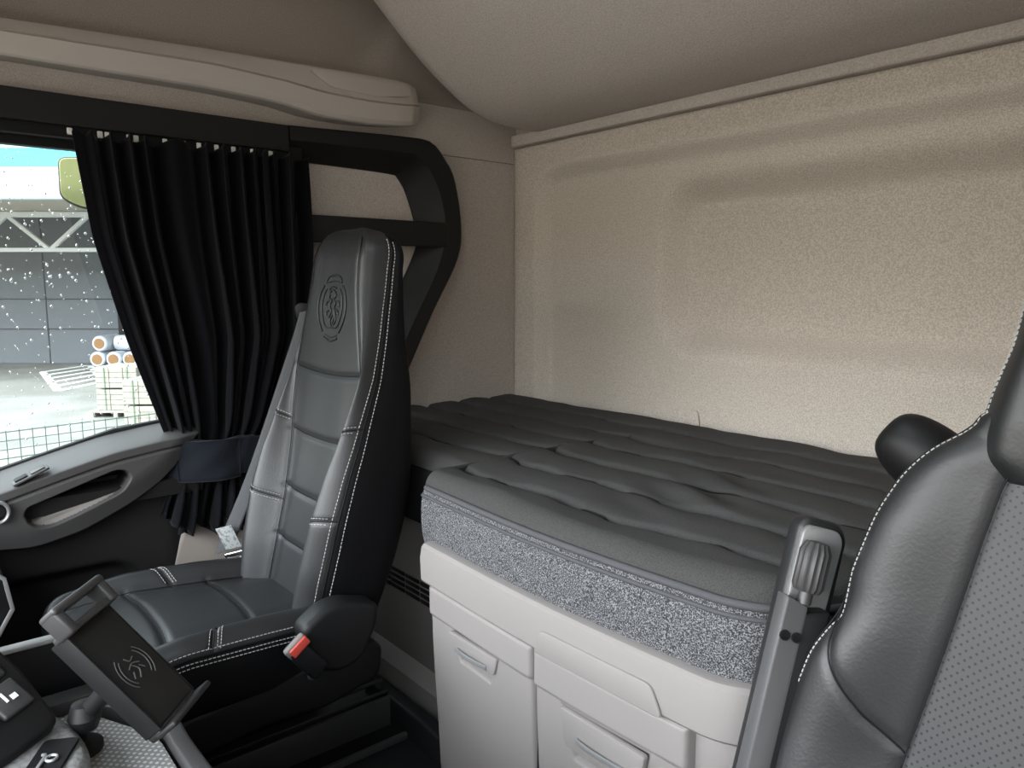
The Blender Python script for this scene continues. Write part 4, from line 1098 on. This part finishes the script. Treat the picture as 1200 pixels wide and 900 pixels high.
def build_outside():
    ob('ground', box2(-60, 40, -1.2, 45, GZ - .2, GZ, 0), M['ground'], kind='structure', smooth=False)
    ob('ground_bounce', box2(-60, 40, -45, -1.2, GZ - .2, GZ, 0), M['bounce'], kind='structure', smooth=False)  # unseen paler ground added ahead of the truck to bounce light inside
    t = empty('warehouse', tuple(HR(24, -15, GZ)), 'dark clad warehouse with a canopy across the yard outside the window', 'building')
    ob('cladding', join(*[hbox(24, 24.6, -34 + k * 3.2, -34 + k * 3.2 + 3.18, GZ, 4.4, .02) for k in range(12)]), M['cladding'], t)
    ob('canopy', join(hbox(18.7, 24, -34, 4, 3.15, 3.22)), M['canopy'], t, label='cream canopy underside')
    ob('fascia', hbox(18.5, 18.7, -34, 4, 3.10, 3.86, .03), M['fascia'], t, label='pale blue canopy fascia')
    ob('upper_fascia', hbox(18.7, 19.0, -34, 4, 3.86, 4.35, .02), M['turq'], t, label='turquoise band above the canopy')
    ob('roof', hbox(19.0, 26, -34, 4, 4.2, 4.5), M['fascia'], t)
    ob('joint_strip', join(hbox(23.97, 24.02, -12.55, -12.40, GZ, 2.6), hbox(23.97, 24.0, -34, 4, .6, .62), hbox(23.97, 24.0, -34, 4, -.35, -.33)), M['doordark'], t)
    # white roof truss below the canopy, one thing with chords and braces
    t = empty('roof_truss', tuple(HR(22, -15, 1.9)), 'white steel truss hanging under the warehouse canopy', 'truss')
    ob('lower_chord', hbox(21.94, 22.06, -30, 2, 2.00, 2.12, .02), M['truss'], t)
    ob('upper_chord', hbox(21.94, 22.06, -30, 2, 2.98, 3.14, .02), M['truss'], t)
    for k in range(-7, 2):
        r0 = -14.5 + k * 2.35
        for a, b in ((r0 - 1.17, r0), (r0 + 1.17, r0)):
            ob('brace', sweep([HR(22, a, 2.06), HR(22, b, 3.04)], rpoly([(-.055, -.055), (.055, -.055), (.055, .055), (-.055, .055)], .01, 1)), M['truss'], t)
    # wrapped rolls stacked by the wall
    first = None
    spots = [(-12.72, 0, 0), (-12.22, 0, 0), (-11.72, 0, 0), (-12.62, 1, 0), (-11.85, 1, 1)]
    labs = ['white wrapped roll with a brown end, lowest and left in the pile by the wall', 'white wrapped roll with a brown end, lowest and middle in the pile by the wall', 'white wrapped roll with a brown end, lowest and right in the pile by the wall',
            'white wrapped roll with a brown end on top of the pile, left', 'white wrapped roll lying crosswise on top of the pile by the wall']
    for (r, lv, cr), lb in zip(spots, labs):
        rad = .24
        c = HR(23.42, r, GZ + .242 + lv * .485)
        root = empty('wrapped_roll', tuple(c - np.array((0, 0, .24))), lb, 'roll', 'wrapped rolls by the warehouse wall')
        ax = RD if cr else HD; e1 = HD if cr else RD
        B = basis(c, e1, np.array((0, 0, 1.)), ax)
        ln = .5
        ob('wrap', lathe([(.001, -ln), (.20, -ln), (.235, -ln + .04), (.24, 0), (.235, ln - .04), (.20, ln), (.001, ln)], 24, B), M['rollwrap'], root)
        ob('roll_end', lathe([(.16, -ln - .012), (.16, -ln + .02)], 20, B), M['rollend'], root)
    # pallets of cream pavers
    defs = [(14.6, -7.55, 0, 'lower cream paver stack at the left beyond the mesh fence'), (14.6, -7.55, 1, 'upper cream paver stack at the left beyond the mesh fence'),
            (12.6, -6.00, 0, 'lower cream paver stack nearest the curtain'), (12.6, -6.00, 1, 'upper cream paver stack nearest the curtain')]
    for h, r, lv, lb in defs:
        w = .80; hh = .40
        root = empty('paver_stack', tuple(HR(h, r, GZ + .12 + lv * (hh + .03))), lb, 'paving stones', 'stacks of cream pavers')
        z0 = GZ + .12 + lv * (hh + .03)
        if lv == 0: ob('pallet', join(hbox(h - .5, h + .5, r - .5, r + .5, z0 - .03, z0), *[hbox(h - .5, h + .5, r - .5 + q, r - .42 + q, z0 - .12, z0 - .03) for q in (0, .46, .90)]), M['paver'], root)
        bl = []
        for i in range(4):
            for j in range(3):
                for k in range(3):
                    bl.append(hbox(h - w / 2 + j * w / 3 + .004, h - w / 2 + (j + 1) * w / 3 - .004, r - w / 2 + k * w / 3 + .004, r - w / 2 + (k + 1) * w / 3 - .004, z0 + i * hh / 4 + .003, z0 + (i + 1) * hh / 4, .008))
        ob('pavers', join(*bl), M['paver'], root)
        ob('strap', join(*[hbox(h - w / 2 - .006, h + w / 2 + .006, r + q - .01, r + q + .01, z0 - .002, z0 + hh + .004) for q in (-.22, .22)], *[hbox(h + q - .01, h + q + .01, r - w / 2 - .006, r + w / 2 + .006, z0 - .002, z0 + hh + .004) for q in (-.22, .22)]), M['strap'], root)
    # painted hatching on the yard
    cs = [np.array((-25.35, 3.35, GZ)), np.array((-26.59, 4.79, GZ)), np.array((-21.83, 4.24, GZ)), np.array((-20.57, 3.0, GZ))]
    ln = []
    def strip(a, b, w=.09):
        d = b - a; d /= np.linalg.norm(d); n = np.cross(d, (0, 0, 1)); z = np.array((0, 0, .006))
        ln.append((np.array([a + n * w + z, b + n * w + z, b - n * w + z, a - n * w + z, a + n * w - z, b + n * w - z, b - n * w - z, a - n * w - z]), [(0, 1, 2, 3), (4, 5, 6, 7), (0, 1, 5, 4), (1, 2, 6, 5), (2, 3, 7, 6), (3, 0, 4, 7)]))
    for i in range(4): strip(cs[i], cs[(i + 1) % 4])
    for q in (.2, .4, .6, .8): strip(cs[0] * (1 - q) + cs[3] * q, cs[1] * (1 - q) + cs[2] * q)
    ob('parking_hatching', join(*ln), M['paint'], label='white painted hatching on the paved yard', cat='road marking', smooth=False)
    # wire mesh fence
    t = empty('mesh_fence', (-6.5, .5, GZ), 'grey wire mesh fence running just beyond the truck window', 'fence')
    a, b = np.array((-6.25, -1.0, 0)), np.array((-6.85, 3.0, 0)); d = (b - a) / np.linalg.norm(b - a); Lf = np.linalg.norm(b - a); w = []
    k = 0.0
    while k < Lf:
        p = a + d * k; w.append(tube([p + (0, 0, GZ + .03), p + (0, 0, GZ / 2), p], .0035, 5, (1, 0, 0))); k += .085
    z = 0.0
    while z > -1.40:
        w.append(tube([a + (0.006, 0, z - .01), (a + b) / 2 + (0.006, 0, z - .01), b + (0.006, 0, z - .01)], .0035 if round(z * 100) % 20 else .0045, 5)); z -= .065
    ob('wire_mesh', join(*w), M['wire'], t, smooth=False)
    for k in (.2, 3.5):
        p = a + d * k; ob('post', tube([p + (-.03, 0, GZ), p + (-.03, 0, GZ / 2), p + (-.03, 0, .03)], .025, 10, (1, 0, 0)), M['wire'], t)
    # exterior mirror above the window line
    t = empty('side_mirror', (-2.62, .48, 1.25), 'exterior mirror with a painted yellow green reflection behind the raindrop covered glass', 'mirror')
    Bm = basis((-2.62, .462, 1.345), (.25, .968, 0), (0, 0, 1), (.968, -.25, 0))
    sh = rpoly([(-.038, -.035), (-.036, .085), (.05, .09), (.14, .02), (.10, -.075), (.01, -.062)], .022, 5)
    ob('housing', prism(sh, -.05, -.004, .014, 3, Bm), M['blackpl'], t)
    ob('mirror_glass', prism([(p[0] * .93 + .003, p[1] * .93) for p in sh], -.004, .0, .001, 1, Bm), M['mirrorface'], t)
    ob('arm', tube([(-2.66, .55, 1.35), (-2.50, .62, 1.42), (-2.06, .66, 1.45)], .014, 8), M['blackpl'], t)

# ------------------------------------------------------------------ light and camera
def build_light():
    w = bpy.data.worlds.new('overcast'); bpy.context.scene.world = w; w.use_nodes = True
    nt = w.node_tree; bg = nt.nodes['Background']
    tc = nt.nodes.new('ShaderNodeTexCoord'); sp = nt.nodes.new('ShaderNodeSeparateXYZ')
    nt.links.new(tc.outputs['Generated'], sp.inputs[0])
    r = nt.nodes.new('ShaderNodeValToRGB'); cr = r.color_ramp
    mp = nt.nodes.new('ShaderNodeMapRange'); mp.inputs[1].default_value = -1; mp.inputs[2].default_value = 1
    nt.links.new(sp.outputs[2], mp.inputs[0]); nt.links.new(mp.outputs[0], r.inputs[0])
    cr.elements[0].position = .54; cr.elements[0].color = (.24, .205, .155, 1)
    cr.elements[1].position = .63; cr.elements[1].color = (.90, .95, 1.0, 1)
    e = cr.elements.new(1.0); e.color = (.84, .91, 1.0, 1)
    # sky patch ahead of the truck, brightened to throw more light into the cab
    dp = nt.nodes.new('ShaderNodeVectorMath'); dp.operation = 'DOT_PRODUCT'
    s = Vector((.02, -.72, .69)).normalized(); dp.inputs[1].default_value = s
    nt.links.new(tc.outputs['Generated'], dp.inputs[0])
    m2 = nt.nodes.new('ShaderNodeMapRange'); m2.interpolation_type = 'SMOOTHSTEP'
    m2.inputs[1].default_value = .1; m2.inputs[2].default_value = 1.0; m2.inputs[3].default_value = 1.0; m2.inputs[4].default_value = SKYBOOST
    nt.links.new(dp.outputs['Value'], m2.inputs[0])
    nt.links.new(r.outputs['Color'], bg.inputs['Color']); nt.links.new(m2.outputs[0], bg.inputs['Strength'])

SKYBOOST = 11.0
EXPOSURE = 0.80
def build_camera():
    cam = bpy.data.cameras.new('camera'); o = bpy.data.objects.new('camera', cam); C.objects.link(o)
    cam.lens = 880 / 1200 * 36; cam.sensor_width = 36; cam.clip_start = .02; cam.clip_end = 300
    o.location = (0, 0, 1.05)
    p = math.radians(7.5)
    d = Vector((-math.cos(A) * math.cos(p), math.sin(A) * math.cos(p), -math.sin(p)))
    o.rotation_euler = d.to_track_quat('-Z', 'Y').to_euler()
    bpy.context.scene.camera = o

build_shell(); build_upper(); build_frame(); build_curtain(); build_door(); build_seat(); build_belt(); build_driver(); build_bunk(); build_small(); build_dash(); build_phone(); build_outside(); build_light(); build_camera()
sc = bpy.context.scene
sc.view_settings.view_transform = 'Standard'; sc.view_settings.look = 'None'; sc.view_settings.gamma = 1; sc.view_settings.use_curve_mapping = False
sc.view_settings.exposure = EXPOSURE
sc.cycles.use_denoising = True
sc.cycles.max_bounces = 10; sc.cycles.diffuse_bounces = 6; sc.cycles.transparent_max_bounces = 12
